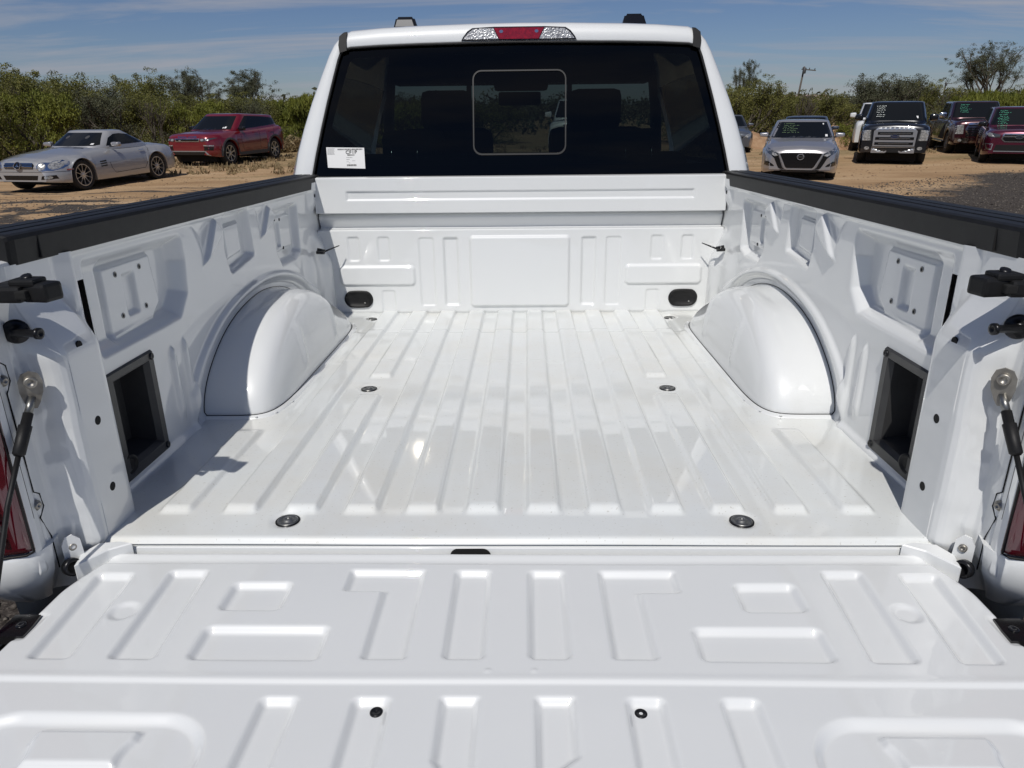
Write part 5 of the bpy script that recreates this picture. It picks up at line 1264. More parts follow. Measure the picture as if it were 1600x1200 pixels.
# ---- pickups
def pickup(name, label, loc, hd, paint, scale=1.0):
    c = Car(name, label, 'pickup truck', loc, hd,
        dict(L=5.85, W=2.03, r=0.40, rim=0.235, wb=3.68, fo=0.95, spokes=6, spw=0.3, tw=0.27, gap=0.09, kf=0.08, round_f=0.5, kr=0.05, round_r=0.25, sh=0.15, crown=0.035, flare=0.02, scale=scale,
             top=[(0, 1.10), (0.04, 1.18), (0.15, 1.215), (0.6, 1.24), (1.35, 1.27), (3.6, 1.29), (4.05, 1.29), (5.85, 1.33)],
             bot=[(0, 0.34), (0.3, 0.36), (1.5, 0.42), (3.4, 0.42), (5.85, 0.55)],
             gh=dict(f0=1.20, r0=4.02, f1=1.95, r1=3.80, w0=0.95, w1=0.79, z0=1.24, z1=1.90, n=7, crown=0.45)), paint)
    c.patch('windscreen', [(-0.86, 1.31), (0.86, 1.31), (0.74, 1.85), (-0.74, 1.85)], 'F', CG)
    c.side('side_window', [(1.75, 1.34), (2.68, 1.34), (2.68, 1.83), (2.15, 1.83)], CG); c.side('side_window', [(2.78, 1.34), (3.65, 1.34), (3.62, 1.83), (2.78, 1.83)], CG)
    for v_ in 'RL':
        c.strip('door_gap', [(1.62, 1.28), (1.60, 0.50), (2.70, 0.50), (2.72, 1.30)], 0.012, v_, M['dark_void']); c.strip('door_gap', [(2.72, 0.50), (3.50, 0.50), (3.70, 1.30)], 0.012, v_, M['dark_void'])
        for d0 in (2.42, 3.42): c.patch('door_handle', [(d0, 1.12), (d0 + 0.22, 1.12), (d0 + 0.22, 1.155), (d0, 1.155)], v_, CH, off=0.03)
    for sg in (-1, 1): box('running_board', (sg * 0.98, 0.25, 0.40), (0.14, 2.0, 0.06), CH if paint is M['maroon'] else M['black_plastic'], c.root, bevel=0.015)
    return c
c = pickup('parked_pickup', 'black pickup truck facing the camera with a three-bar chrome grille', (11.36, 22.16), (-0.408, -0.913), M['black_paint'], 0.873)
c.mirrors(1.0, 1.75, 1.40, BK, (0.26, 0.16, 0.24))
gr = c.patch('grille', [(-0.60, 0.56), (0.60, 0.56), (0.62, 1.02), (0.52, 1.12), (-0.52, 1.12), (-0.62, 1.02)], 'F', M['satin'], off=0.012)
for k in range(3):
    z0 = 0.60 + k * 0.155; hw_ = 0.555 if k < 2 else 0.50
    c.patch('grille_slot', [(-hw_, z0), (hw_, z0), (hw_, z0 + 0.085), (-hw_, z0 + 0.085)], 'F', BK, off=0.024, parent=gr)
    c.patch('bar', [(-0.44, z0 + 0.034), (0.44, z0 + 0.034), (0.44, z0 + 0.052), (-0.44, z0 + 0.052)], 'F', CH, off=0.034, parent=gr)
em = c.patch('oval_emblem', ellipse(0, 0.86, 0.135, 0.062, 24), 'F', CH, off=0.046)
c.patch('oval_field', ellipse(0, 0.86, 0.118, 0.050, 24), 'F', mat('badge_blue', (0.006, 0.014, 0.06), 0.2, coat=1), off=0.054, parent=em)
y_e = (c.bvh.ray_cast(Vector((0, 6, 0.86)), Vector((0, -1, 0)), 12)[0]).y
text('lettering', 'Ford', 0.075, Matrix.Translation((0, y_e + 0.064, 0.862)) @ Matrix.Rotation(pi, 4, 'Z') @ Matrix.Rotation(pi / 2, 4, 'X'), CH, em, xscale=1.2)
for sg in (1, -1):
    hl = c.patch('headlamp', [(sg * a, b) for a, b in [(0.66, 0.72), (0.93, 0.72), (0.965, 1.05), (0.70, 1.06)]], 'F', M['lamp_dark'], off=0.010)
    c.patch('lens', [(sg * a, b) for a, b in [(0.89, 0.74), (0.925, 0.74), (0.955, 1.04), (0.71, 1.05), (0.71, 1.005), (0.90, 0.99), (0.88, 0.80), (0.69, 0.79), (0.69, 0.74)]], 'F', M['lamp_glass'], off=0.022, parent=hl)
    c.patch('fog_lamp', ellipse(sg * 0.76, 0.50, 0.075, 0.05), 'F', M['lamp_glass'], off=0.016)
c.patch('bumper_bar', [(-0.62, 0.515), (0.62, 0.515), (0.62, 0.545), (-0.62, 0.545)], 'F', CH, off=0.03)
c.patch('lower_frame', [(-0.62, 0.355), (-0.22, 0.355), (-0.17, 0.39), (0.17, 0.39), (0.22, 0.355), (0.62, 0.355), (0.62, 0.50), (0.59, 0.50), (0.58, 0.395), (0.26, 0.395), (0.19, 0.425), (-0.19, 0.425), (-0.26, 0.395), (-0.58, 0.395), (-0.59, 0.50), (-0.62, 0.50)], 'F', M['satin'], off=0.02)
c.patch('plate_holder', [(-0.17, 0.37), (0.17, 0.37), (0.17, 0.49), (-0.17, 0.49)], 'F', M['black_plastic'], off=0.03)
scribble(c, 'F', -0.60, 1.76, 0.34, 0.065, 6, M['win_white'], 9)
c.patch('window_sticker', [(-0.62, 1.38), (-0.65, 1.38), (-0.64, 1.45), (-0.58, 1.45)], 'F', M['paper'], off=0.016)
c = pickup('parked_pickup', 'white pickup truck partly hidden behind the left side of the black pickup', (13.4, 27.4), (-0.40, -0.917), M['white_car'], 0.85)
c.mirrors(1.0, 1.75, 1.40, M['white_car'], (0.26, 0.16, 0.24))
c.patch('grille', [(-0.55, 0.78), (0.55, 0.78), (0.5, 1.12), (-0.5, 1.12)], 'F', BK)
c = pickup('parked_pickup', 'dark maroon pickup truck with chrome grille and green writing on its windscreen', (15.6, 25.6), (-0.32, -0.947), M['maroon'], 0.85)
c.mirrors(1.0, 1.75, 1.40, CH, (0.28, 0.16, 0.24))
gr = c.patch('grille', [(-0.56, 0.64), (0.56, 0.64), (0.61, 0.90), (0.52, 1.13), (0.20, 1.15), (0.0, 1.18), (-0.20, 1.15), (-0.52, 1.13), (-0.61, 0.90)], 'F', CH, off=0.012)
for k in range(5): c.patch('grille_slot', [(-0.53, 0.67 + k * 0.085), (0.53, 0.67 + k * 0.085), (0.53, 0.72 + k * 0.085), (-0.53, 0.72 + k * 0.085)], 'F', BK, off=0.026, parent=gr)
em = c.patch('oval_emblem', ellipse(0, 0.88, 0.125, 0.058, 24), 'F', CH, off=0.046)
c.sym('headlamp', [(0.66, 0.74), (0.93, 0.74), (0.965, 1.05), (0.68, 1.06)], 'F', M['lamp_glass'], off=0.010)
c.patch('chrome_bumper', [(-0.92, 0.42), (0.92, 0.42), (0.93, 0.60), (-0.93, 0.60)], 'F', CH, off=0.05)
c.sym('fog_lamp', ellipse(0.74, 0.51, 0.06, 0.045), 'F', M['lamp_glass'], off=0.075)
scribble(c, 'F', -0.60, 1.78, 0.42, 0.055, 6, M['win_green'], 12)

# ---- wine-red crossover at the right edge
c = Car('crossover', 'wine-red crossover with a chrome hexagonal grille, at the right edge beside the maroon pickup', 'SUV', (14.39, 21.12), (-0.473, -0.881),
        dict(scale=0.873, L=4.62, W=1.83, r=0.36, rim=0.235, wb=2.67, fo=0.92, spokes=5, spw=0.3, gap=0.06, kf=0.20, round_f=0.6, kr=0.12, sh=0.15, crown=0.03, flare=0.02,
             top=[(0, 0.88), (0.04, 0.96), (0.2, 1.01), (0.7, 1.06), (1.25, 1.11), (4.4, 1.14), (4.62, 1.05)],
             bot=[(0, 0.30), (0.3, 0.26), (3.4, 0.27), (4.62, 0.38)],
             gh=dict(f0=1.05, r0=4.60, f1=1.86, r1=4.35, w0=0.86, w1=0.71, z0=1.07, z1=1.685, n=7, crown=0.5)), M['wine'])
c.mirrors(0.84, 1.62, 1.16, BK, (0.24, 0.15, 0.17))
c.patch('windscreen', [(-0.76, 1.14), (0.76, 1.14), (0.65, 1.63), (-0.65, 1.63)], 'F', CG)
c.side('side_window', [(1.60, 1.16), (4.2, 1.19), (4.0, 1.60), (2.2, 1.62)], CG)
gr = c.patch('grille', [(-0.36, 0.66), (0.36, 0.66), (0.46, 0.75), (0.42, 0.92), (-0.42, 0.92), (-0.46, 0.75)], 'F', CH, off=0.012)
c.patch('mesh_insert', [(-0.34, 0.685), (0.34, 0.685), (0.425, 0.755), (0.39, 0.89), (-0.39, 0.89), (-0.425, 0.755)], 'F', BK, off=0.024, parent=gr)
c.patch('bar', [(-0.40, 0.81), (0.40, 0.81), (0.40, 0.85), (-0.40, 0.85)], 'F', CH, off=0.036, parent=gr)
em = c.patch('oval_emblem', ellipse(0, 0.815, 0.11, 0.06, 24), 'F', CH, off=0.048); c.patch('star_field', ellipse(0, 0.815, 0.09, 0.045, 20), 'F', M['navy_paint'], off=0.056, parent=em)
for (ex, ez, er) in ((-0.05, 0.822, 0.014), (0.0, 0.835, 0.008), (0.03, 0.802, 0.008), (0.05, 0.822, 0.008), (-0.01, 0.798, 0.008), (0.025, 0.825, 0.007)): c.patch('star', ellipse(ex, ez, er, er, 5), 'F', CH, off=0.064, parent=em)
for sg in (1, -1):
    hl = c.patch('headlamp', [(sg * a, b) for a, b in [(0.50, 0.80), (0.78, 0.80), (0.88, 0.90), (0.87, 0.99), (0.72, 0.93), (0.50, 0.885)]], 'F', M['lamp_dark'], off=0.010)
    c.patch('lens', [(sg * a, b) for a, b in [(0.80, 0.83), (0.86, 0.90), (0.85, 0.97), (0.72, 0.915), (0.74, 0.88), (0.66, 0.82)]], 'F', M['lamp_glass'], off=0.022, parent=hl)
    fg = c.patch('fog_bezel', [(sg * a, b) for a, b in [(0.66, 0.42), (0.80, 0.44), (0.86, 0.62), (0.64, 0.61)]], 'F', M['satin'], off=0.010); c.patch('fog_recess', [(sg * a, b) for a, b in [(0.68, 0.46), (0.78, 0.47), (0.83, 0.595), (0.67, 0.59)]], 'F', M['wine'], off=0.022, parent=fg)
c.patch('lower_intake', [(-0.60, 0.40), (0.60, 0.40), (0.56, 0.58), (-0.56, 0.58)], 'F', M['black_plastic'])
c.patch('silver_lip', [(-0.60, 0.375), (0.60, 0.375), (0.60, 0.40), (-0.60, 0.40)], 'F', M['satin'], off=0.02)
scribble(c, 'F', -0.56, 1.56, 0.36, 0.055, 9, M['win_green'], 21)

# ---- white pickup ahead, seen through the cab
c = pickup('parked_pickup', 'white pickup truck facing the camera, seen through the tinted rear window of the near truck', (2.05, 26.3), (-0.10, -0.995), M['white_car'], 1.0)
c.mirrors(1.0, 1.75, 1.40, M['white_car'], (0.26, 0.16, 0.24)); c.patch('grille', [(-0.55, 0.78), (0.55, 0.78), (0.5, 1.12), (-0.5, 1.12)], 'F', BK)

# ================================================================== VEGETATION
def leaf_mesh(name, centers, radii, n, size, m, squash=0.8, updown=0.0):
    """leaf-sized two-triangle blades scattered in clumps"""
    k = rng.integers(0, len(centers), n); C = np.asarray(centers)[k]; R = np.asarray(radii)[k]
    d = rng.normal(size=(n, 3)); d /= np.linalg.norm(d, axis=1)[:, None]; d[:, 2] *= squash
    P = C + d * (R * rng.random(n) ** 0.45)[:, None]
    P = P[P[:, 2] > 0.03]; n = len(P)
    a = rng.normal(size=(n, 3)); a /= np.linalg.norm(a, axis=1)[:, None]; a[:, 2] = a[:, 2] * (1 + updown) 
    b = rng.normal(size=(n, 3)); b -= (b * a).sum(1)[:, None] * a / (a * a).sum(1)[:, None]; b /= np.linalg.norm(b, axis=1)[:, None]
    s_ = size * (0.5 + rng.random(n))[:, None]
    V = np.stack([P - a * s_, P + b * s_ * 0.42, P + a * s_, P - b * s_ * 0.42], 1).reshape(-1, 3)
    F = np.arange(n * 4).reshape(-1, 4)
    me = bpy.data.meshes.new(name); me.vertices.add(n * 4); me.vertices.foreach_set('co', V.reshape(-1).astype(np.float32))
    me.loops.add(F.size); me.loops.foreach_set('vertex_index', F.reshape(-1).astype(np.int32)); me.polygons.add(n); me.polygons.foreach_set('loop_start', np.arange(0, F.size, 4, dtype=np.int32))
    me.update(calc_edges=True); me.materials.append(m); return me
def branch_mesh(name, segs, m):
    V = []; F = []
    for p, q, r0, r1 in segs:
        v_, f = tube_data([p, q], [r0, r1], 5, caps=False); o = len(V); V += v_; F += [tuple(i + o for i in g_) for g_ in f]
    me = mesh(name, V, F); me.materials.append(m); return me
def grow(rr, p, d, ln, r, depth, segs, tips, spread=0.7, up=0.25, shrink=0.72):
    q = p + d * ln; segs.append((p, q, r, r * 0.7))
    if depth == 0: tips.append(q); return
    for k in range(rr.choice((2, 3, 3))):
        nd = (d + Vector((rr.uniform(-1, 1), rr.uniform(-1, 1), rr.uniform(-0.6, 0.8))) * spread + Vector((0, 0, up * 0.5))).normalized()
        grow(rr, q, nd, ln * shrink * rr.uniform(0.7, 1.15), r * 0.62, depth - 1, segs, tips, spread, up, shrink)
    if depth <= 2: tips.append(q)
def plant(seed, h, wd, stems, depth, nleaf, size, m, clump, bare=0.0, squash=0.7, skirt=True, updown=0.0, dome=0):
    rr = random.Random(seed); segs = []; tips = []
    for k in range(stems):
        a = rr.uniform(0, 2 * pi); tl = rr.uniform(0.15, 0.6) * wd / h
        grow(rr, Vector((rr.uniform(-.15, .15) * wd, rr.uniform(-.15, .15) * wd, -0.05)), Vector((cos(a) * tl, sin(a) * tl, 1)).normalized(), h * 0.36, 0.05 * h / 2.5, depth, segs, tips, 0.65, 0.35)
    zs = max(t.z for t in tips); xs_ = max(max(abs(t.x), abs(t.y)) for t in tips)
    sc_ = Vector((wd / 2 / xs_, wd / 2 / xs_, h * 0.93 / zs))
    f = lambda p: Vector((p.x * sc_.x, p.y * sc_.y, p.z * sc_.z))
    segs = [(f(p), f(q), a, b) for p, q, a, b in segs]; tips = [f(t) for t in tips if rr.random() > bare]
    cs = [tuple(t) for t in tips]; rs = [clump * rr.uniform(0.5, 1.3) for _ in cs]
    for k in range(dome):
        a = rr.uniform(0, 2 * pi); el = rr.uniform(-0.25, 1.0) * pi / 2; q_ = rr.uniform(0.55, 1.0)
        wob = 1 + 0.16 * sin(3 * a + seed) + 0.1 * sin(7 * a)
        cs.append((wd * 0.47 * cos(a) * cos(el) * q_ * wob, wd * 0.47 * sin(a) * cos(el) * q_ * wob, h * (0.64 + 0.32 * sin(el) * q_))); rs.append(clump * rr.uniform(0.35, 0.8))
    if skirt:
        for k in range(int(26 * wd)):
            a = rr.uniform(0, 2 * pi); rad = wd / 2 * sqrt(rr.random()) * 0.95
            hh = h * 0.62 * (1 - (rad / (wd / 2)) ** 2 * 0.5)
            cs.append((rad * cos(a), rad * sin(a), rr.uniform(0.1, 1) * hh)); rs.append(clump * rr.uniform(0.7, 1.4))
        for t in tips[::3]:
            if t.z > h * 0.7: cs.append((t.x + rr.uniform(-.1, .1), t.y, t.z + rr.uniform(0.02, 0.12) * h)); rs.append(clump * 0.45)
    return leaf_mesh('foliage', cs, rs, nleaf, size, m, squash, updown), branch_mesh('branches', segs, M['bark'])
SH = {
 'a': plant(1, 2.7, 3.6, 7, 3, 24000, 0.030, M['leaf_olive'], 0.34),
 'b': plant(2, 2.4, 3.0, 6, 3, 20000, 0.030, M['leaf_olive'], 0.32),
 'c': plant(3, 2.2, 2.8, 6, 3, 18000, 0.030, M['leaf_bright'], 0.30, updown=1.0),
 'd': plant(4, 1.2, 1.7, 5, 2, 8000, 0.028, M['leaf_bright'], 0.2),
 'e': plant(5, 2.5, 3.2, 7, 3, 16000, 0.028, M['leaf_grey'], 0.32, bare=0.15),
 'f': plant(8, 2.2, 2.4, 8, 3, 18000, 0.036, M['leaf_bright'], 0.26, updown=2.5),
}
TR = {
 'm': plant(11, 3.9, 3.9, 4, 4, 26000, 0.026, M['leaf_grey'], 0.30, bare=0.10, skirt=False, dome=110, squash=0.6),
 'n': plant(12, 3.8, 4.0, 4, 4, 24000, 0.026, M['leaf_grey'], 0.28, bare=0.15, skirt=False, dome=110, squash=0.6),
 'p': plant(17, 4.8, 4.6, 4, 4, 30000, 0.026, M['leaf_grey'], 0.28, bare=0.08, skirt=False, dome=110, squash=0.6),
}
def put(kind, name, label, cat, x, y, sx=1.0, sz=1.0, rot=0.0, group=None, tab=SH):
    r = empty(name, label, cat, (x, y, 0), rot, group); r.scale = (sx, sx, sz)
    for nm, me in zip(('crown' if tab is TR else 'foliage', 'trunk' if tab is TR else 'stems'), tab[kind]):
        o = bpy.data.objects.new(nm, me); col.objects.link(o); o.parent = r
    return r
LAB_L = ['olive shrub right behind the nose of the silver roadster at the left edge', 'tallest olive shrub, its leafy crown reaching highest above the bonnet of the silver roadster', 'olive shrub behind the windscreen of the silver roadster', 'broad olive shrub behind the roof of the silver roadster',
  'olive shrub in the gap between the roadster tail and the crimson SUV', 'olive shrub behind the bonnet of the crimson SUV', 'olive shrub directly behind the windscreen of the crimson SUV', 'low olive shrub behind the roof of the crimson SUV', 'grey-green shrub behind the tail of the crimson SUV', 'large olive shrub deep in the thicket at the far left edge', 'olive shrub in the second row below the left mesquite tree']
LAB_R = ['olive shrub just right of the cab edge above the grey coupe', 'olive shrub directly behind the roof of the silver sedan', 'olive shrub below the leaning utility pole', 'olive shrub left of the low yellow-green bush', 'dark olive shrub at the very edge of the white cab', 'tall grey-green shrub left of the black pickup roof', 'tall grey-green shrub directly above the black pickup windscreen', 'olive shrub above the right corner of the black pickup roof', 'olive shrub at the foot of the tall spreading mesquite',
  'olive shrub above the maroon pickup roof', 'olive shrub above the wine-red crossover', 'olive shrub at the right edge of the picture', 'dark olive shrub filling the gap left of the maroon pickup', 'dark olive shrub behind the maroon pickup mirror']
LG, RG = 'olive shrubs in the thicket behind the two left cars', 'shrubs in the thicket behind the cars on the right'
ll = 'olive desert shrub in the dense thicket behind the two left cars'; rl_ = 'olive desert shrub in the thicket behind the cars on the right'
rr = random.Random(31)
# left thicket: a front row from behind the roadster to the cab, and a second row filling behind it
for (x, y, k, sx, sz) in [(-16.6, 19.8, 'a', 1.0, 1.02), (-18.6, 22.0, 'b', 1.15, 1.22), (-15.6, 22.0, 'c', 1.10, 1.05), (-17.2, 25.0, 'a', 1.1, 1.12), (-14.4, 24.6, 'e', 1.1, 0.92), (-14.7, 27.6, 'a', 1.0, 0.86), (-12.9, 27.3, 'c', 1.0, 0.90), (-12.2, 29.6, 'a', 1.0, 0.78), (-10.7, 28.9, 'e', 0.9, 0.80), (-19.8, 27.5, 'a', 1.2, 1.20), (-17.0, 29.0, 'a', 1.1, 0.95)]:
    put(k, 'shrub', LAB_L.pop(0), 'shrub', x, y, sx, sz, rr.uniform(0, 6.28), LG)
for (x, y, sx, sz) in [(-9.0, 30.2, 1.0, 1.0), (-10.2, 32.2, 1.1, 1.0), (-7.6, 31.5, 1.1, 0.95), (-5.4, 32.0, 1.1, 0.9)]:
    put('f', 'shrub', {-9.0: 'bright yellow-green feathery shrub just above the tail of the crimson SUV', -10.2: 'yellow-green feathery shrub behind the roof of the crimson SUV', -7.6: 'bright yellow-green feathery shrub touching the left edge of the white cab', -5.4: 'yellow-green shrub hidden behind the white cab, seen through its side glass'}[x], 'shrub', x, y, sx, sz, rr.uniform(0, 6.28), 'yellow-green shrubs left of the cab')
for k in range(12):
    put(rr.choice('abe'), 'shrub', ll, 'shrub', -24 + k * 2.0, 33 + rr.uniform(-1, 2), rr.uniform(1.0, 1.3), rr.uniform(0.8, 0.95) + (0.3 if k < 4 else 0), rr.uniform(0, 6.28), LG)
put('m', 'mesquite_tree', 'left of the two grey-green mesquite trees rising above the red SUV', 'tree', -17.1, 37.0, 0.82, 0.97, 0.4, tab=TR)
put('n', 'mesquite_tree', 'right of the two grey-green mesquite trees rising above the red SUV', 'tree', -13.7, 36.0, 0.92, 0.95, 2.0, tab=TR)
# right thicket
for (x, y, k, sx, sz) in [(9.3, 31.2, 'a', 1.0, 0.98), (10.9, 33.0, 'b', 1.0, 0.86), (12.6, 32.6, 'a', 0.95, 0.78), (14.6, 34.0, 'b', 1.0, 0.74), (7.6, 32.5, 'a', 1.0, 1.0), (16.6, 35.0, 'e', 1.15, 1.12), (18.4, 35.5, 'e', 1.15, 1.14), (20.4, 36.5, 'a', 1.0, 0.95), (23.0, 38.0, 'b', 1.0, 0.82), (25.5, 36.5, 'a', 1.1, 0.85), (28.2, 36.5, 'b', 1.2, 0.95), (30.5, 35.5, 'a', 1.3, 1.0), (24.6, 33.0, 'b', 1.2, 0.88), (27.0, 32.6, 'a', 1.1, 0.86), (12.3, 36.5, 'b', 1.2, 0.9), (9.5, 36.0, 'a', 1.2, 0.92)]:
    put(k, 'shrub', LAB_R.pop(0) if LAB_R else rl_, 'shrub', x, y, sx, sz, rr.uniform(0, 6.28), RG)
for (x, y, sx, sz) in [(19.3, 31.2, 1.0, 0.92), (20.6, 32.6, 1.1, 0.94), (22.0, 32.2, 1.0, 0.90), (22.8, 34.0, 1.2, 0.95)]:
    put('f', 'shrub', {19.3: 'yellow-green feathery shrub directly right of the black pickup roof', 20.6: 'yellow-green feathery shrub midway between the black and the maroon pickup', 22.0: 'yellow-green feathery shrub touching the maroon pickup roof', 22.8: 'yellow-green feathery shrub above the middle of the maroon pickup roof'}[x], 'shrub', x, y, sx, sz, rr.uniform(0, 6.28), 'yellow-green shrubs between the two dark pickups')
put('d', 'shrub', 'low bright yellow-green bush just left of the black pickup mirror', 'shrub', 14.6, 29.6, 1.1, 1.12, 1.0)
put('d', 'shrub', 'small olive bush at the foot of the dirt heap left of the black pickup', 'shrub', 12.2, 27.0, 0.8, 0.75, 2.0)
put('p', 'mesquite_tree', 'tall spreading mesquite tree above the maroon pickup', 'tree', 25.6, 42.0, 0.95, 1.02, 1.1, tab=TR)
put('m', 'mesquite_tree', 'mesquite tree cut off by the right edge above the wine-red crossover', 'tree', 31.0, 42.0, 1.0, 0.95, 3.0, tab=TR)
put('n', 'mesquite_tree', 'slender sapling just right of the cab edge', 'tree', 12.2, 41.0, 0.42, 1.06, 3.0, tab=TR)
# bare grey twigs standing out of the thicket
TW = {}
for q_, sd_ in (('x', 41), ('y', 42)):
    TW[q_] = plant(sd_, 2.6, 1.6, 4, 4, 500, 0.02, M['leaf_grey'], 0.12, bare=0.5, skirt=False)
for lab, x, y, sx, sz in (('bare dead bush standing out of the thicket right of the roadster roof', -17.0, 30.5, 1.0, 0.95), ('bare dead bush rising at the left end of the thicket', -19.6, 24.0, 1.2, 0.98), ('bare dead bush above the tail of the silver roadster', -13.6, 26.2, 0.9, 0.84), ('bare dead bush between the cab edge and the leaning pole', 11.9, 31.0, 0.9, 0.85), ('bare dead bush left of the tall spreading mesquite', 21.4, 37.0, 1.3, 0.95)):
    put('x' if x < -15 or x > 15 else 'y', 'dead_shrub', lab, 'shrub', x, y, sx, sz, x, tab=TW)
# far scrub to the horizon, read as one mass
cs = []; rs = []
for k in range(900):
    y = rr.uniform(44, 110); x = rr.uniform(-1.1, 1.1) * (y * 0.85 + 10); h = rr.uniform(1.5, 2.5) + 0.002 * y
    for j in range(3): cs.append((x + rr.uniform(-1, 1) * 1.6, y, h * rr.uniform(0.25, 0.85))); rs.append(rr.uniform(0.7, 1.2))
fs = link('distant_scrub', leaf_mesh('distant_scrub', cs, rs, 120000, 0.16, M['leaf_grey'], 0.7)); tag(fs, kind='stuff')
# dead brush at the foot of the yellow-green shrubs and dry tufts on the dirt
cs = []; rs = []
for k in range(60): cs.append((rr.uniform(-10.5, -6.5), rr.uniform(28.0, 29.5), rr.uniform(0.0, 0.45))); rs.append(0.25)
tag(link('dead_brush', leaf_mesh('dead_brush', cs, rs, 9000, 0.07, M['straw'], 0.8)), kind='stuff')
cs = []; rs = []
for k in range(420):
    if k < 260: x = rr.uniform(-13, -5.5); y = rr.uniform(18.5, 27)
    else: x = rr.uniform(-20, 25); y = rr.uniform(24, 31)
    cs.append((x, y, 0.02)); rs.append(rr.uniform(0.08, 0.25))
tag(link('dry_grass', leaf_mesh('dry_grass', cs, rs, 20000, 0.045, M['straw'], 0.35, 1.5)), kind='stuff')

# dirt heap behind the silver sedan
def heap(name, label, x, y, rx, ry, h, seed):
    u = np.linspace(0, 2 * pi, 60); v_ = np.linspace(0, 1, 24); U_, V_ = np.meshgrid(u, v_, indexing='ij'); r2 = np.random.default_rng(seed)
    z = h * (1 - V_ ** 1.6) * (1 + 0.22 * np.sin(3 * U_ + seed) * V_ + 0.15 * np.sin(7 * U_) * V_); nz = r2.normal(0, 0.03, U_.shape); nz[-1] = nz[0]
    X = rx * V_ * np.cos(U_) * (1 + 0.15 * np.sin(2 * U_ + seed)); Y = ry * V_ * np.sin(U_); z = z + nz * (V_ < 0.97) * (V_ > 0.02)
    X[-1] = X[0]; Y[-1] = Y[0]; z[-1] = z[0]
    o = grid(name, np.stack([X, Y, z - 0.03], -1), M['heap'], flip=True, smooth=False); o.location = (x, y, 0); return tag(o, label, 'dirt heap')
M['heap'] = mat('heap_dirt', (0.24, 0.13, 0.065), 0.95, noise=(3, (0.38, 0.25, 0.15), 0.2), bump=(9, 0.8, 0.05))
heap('dirt_heap', 'pile of orange dirt between the silver sedan and the black pickup', 11.4, 27.8, 2.3, 1.4, 0.85, 3)
heap('dirt_heap', 'low orange dirt bank left of the silver sedan', 8.9, 28.6, 1.6, 1.0, 0.62, 5)

# ================================================================== FAR BUILDINGS AND POLES
def shed(name, label, x, y, wx, wy, h, rh, wallm, roofm, rot):
    r = empty(name, label, 'building', (x, y, 0), rot)
    box('wall', (0, 0, h / 2), (wx, wy, h), wallm, r)
    V = [(-wx / 2 - .3, -wy / 2 - .3, h), (wx / 2 + .3, -wy / 2 - .3, h), (wx / 2 + .3, 0, h + rh), (-wx / 2 - .3, 0, h + rh), (wx / 2 + .3, wy / 2 + .3, h), (-wx / 2 - .3, wy / 2 + .3, h)]
    ro = obj('roof', V, [(0, 1, 2, 3), (3, 2, 4, 5), (0, 3, 5), (1, 4, 2)], roofm, r)
    bm = bmesh.new(); n = int(wx / 0.8)
    for k in range(n): add_box(bm, (-wx / 2 + (k + 0.5) * wx / n, -wy / 4, h + rh / 2 + 0.03), (0.07, hypot(wy / 2, rh) , 0.06), Matrix.Rotation(atan2(rh, wy / 2 + 0.3), 4, 'X'))
    tag(bm_obj('roof_ribs', bm, roofm, r), kind='stuff'); return r
shed('metal_shed', 'low shed with a rusty ribbed metal roof behind the thicket by the utility pole', 36.2, 100.0, 6.6, 7, 1.75, 0.85, mat('shed_wall', (0.25, 0.2, 0.16), 0.8), mat('rusty_roof', (0.36, 0.21, 0.16), 0.6, noise=(0.8, (0.42, 0.36, 0.33), 0.15)), 0.1)
shed('mobile_home', 'long pale low building showing through the shrubs right of the cab', 23.0, 74.0, 4.4, 5, 1.85, 0.25, mat('pale_wall', (0.45, 0.43, 0.38), 0.8), mat('pale_roof', (0.55, 0.54, 0.5), 0.6), 0.05)
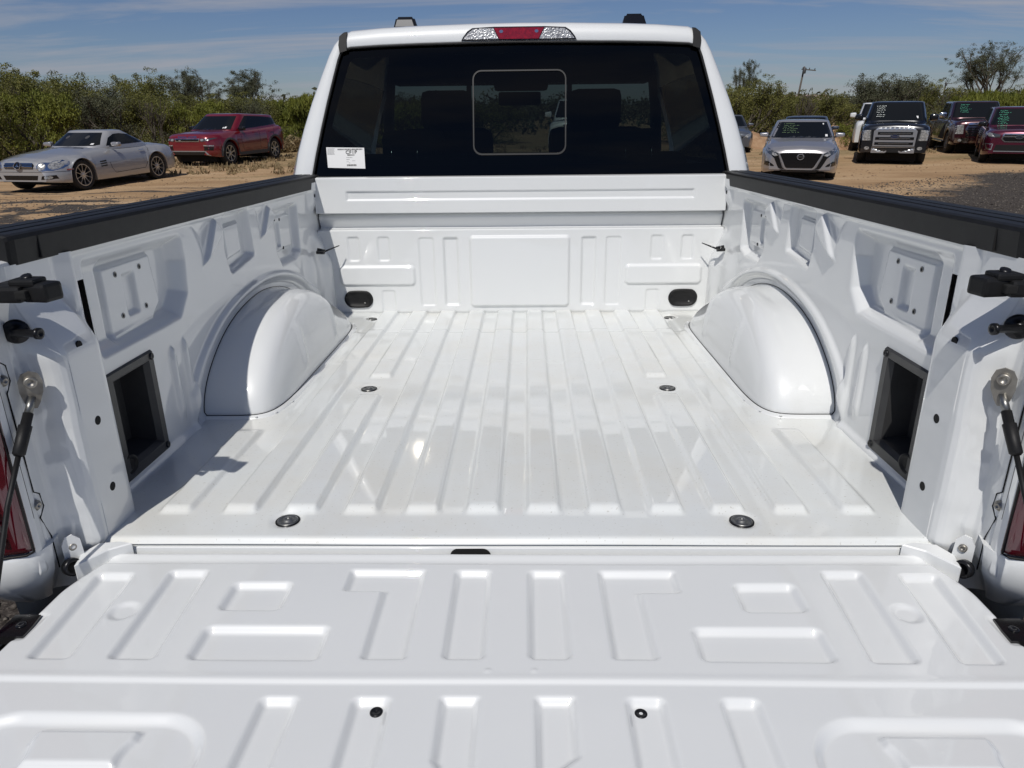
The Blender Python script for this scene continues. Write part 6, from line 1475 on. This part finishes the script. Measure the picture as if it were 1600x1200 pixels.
def pole(label, x, y, h, lean, r, ins=True, cat='utility pole'):
    q = empty('utility_pole', label, cat, (x, y, 0), 0); q.rotation_euler = (0, lean, 0)
    tube('pole', [(0, 0, -0.3), (0, 0, h)], [r, r * 0.7], M['pole_wood'], q, 8)
    box('crossarm', (0.45, 0, h - 0.25), (1.3, 0.09, 0.09), M['pole_wood'], q)
    for k in (-0.1, 0.5, 1.0):
        lathe('insulator', [(0.03, 0), (0.05, 0.06), (0.03, 0.14)], M['grey_plastic'], q, n=8, loc=(k, 0, h - 0.2))
    lathe('transformer', [(0.14, 0), (0.16, 0.05), (0.16, 0.45), (0.10, 0.5)], M['grey_plastic'], q, n=10, loc=(0.0, -0.2, h - 0.6))
pole('tall leaning utility pole standing beyond the thicket above the silver sedan', 25.2, 70.0, 4.75, 0.09, 0.11)
pole('short distant utility pole above the black pickup', 71.5, 130.0, 4.6, 0.0, 0.14)
# far trees on the skyline between the pole and the mesquite
for (x, y, k, s_) in ((43.0, 84.0, 'n', 0.75), (48.5, 92.0, 'm', 0.85), (53.0, 92.0, 'p', 0.62), (33.8, 70.0, 'm', 0.68), (36.8, 72.0, 'n', 0.6)):
    put(k, 'distant_tree', {43.0: 'small far skyline tree above the left half of the black pickup', 48.5: 'small far skyline tree above the middle of the black pickup', 53.0: 'small far skyline tree just right of the black pickup roof', 33.8: 'small dark far tree right behind the ribbed metal shed', 36.8: 'small dark far tree at the right end of the metal shed'}[x], 'tree', x, y, s_, s_ * 1.1, x, 'far skyline trees on the right', tab=TR)
def saguaro():
    r = empty('saguaro', 'saguaro cactus far off beside the green shrubs left of the black pickup', 'cactus', (45.5, 88.0, 0))
    tube('stem', [(0, 0, 0), (0, 0, 3.3), (0, 0, 3.75), (0, 0, 3.9)], [0.24, 0.27, 0.2, 0.05], M['leaf_olive'], r, 10)
    tube('arm', [(0.2, 0, 1.9), (0.6, 0, 2.0), (0.62, 0, 2.7)], [0.14, 0.16, 0.08], M['leaf_olive'], r, 8)
saguaro()
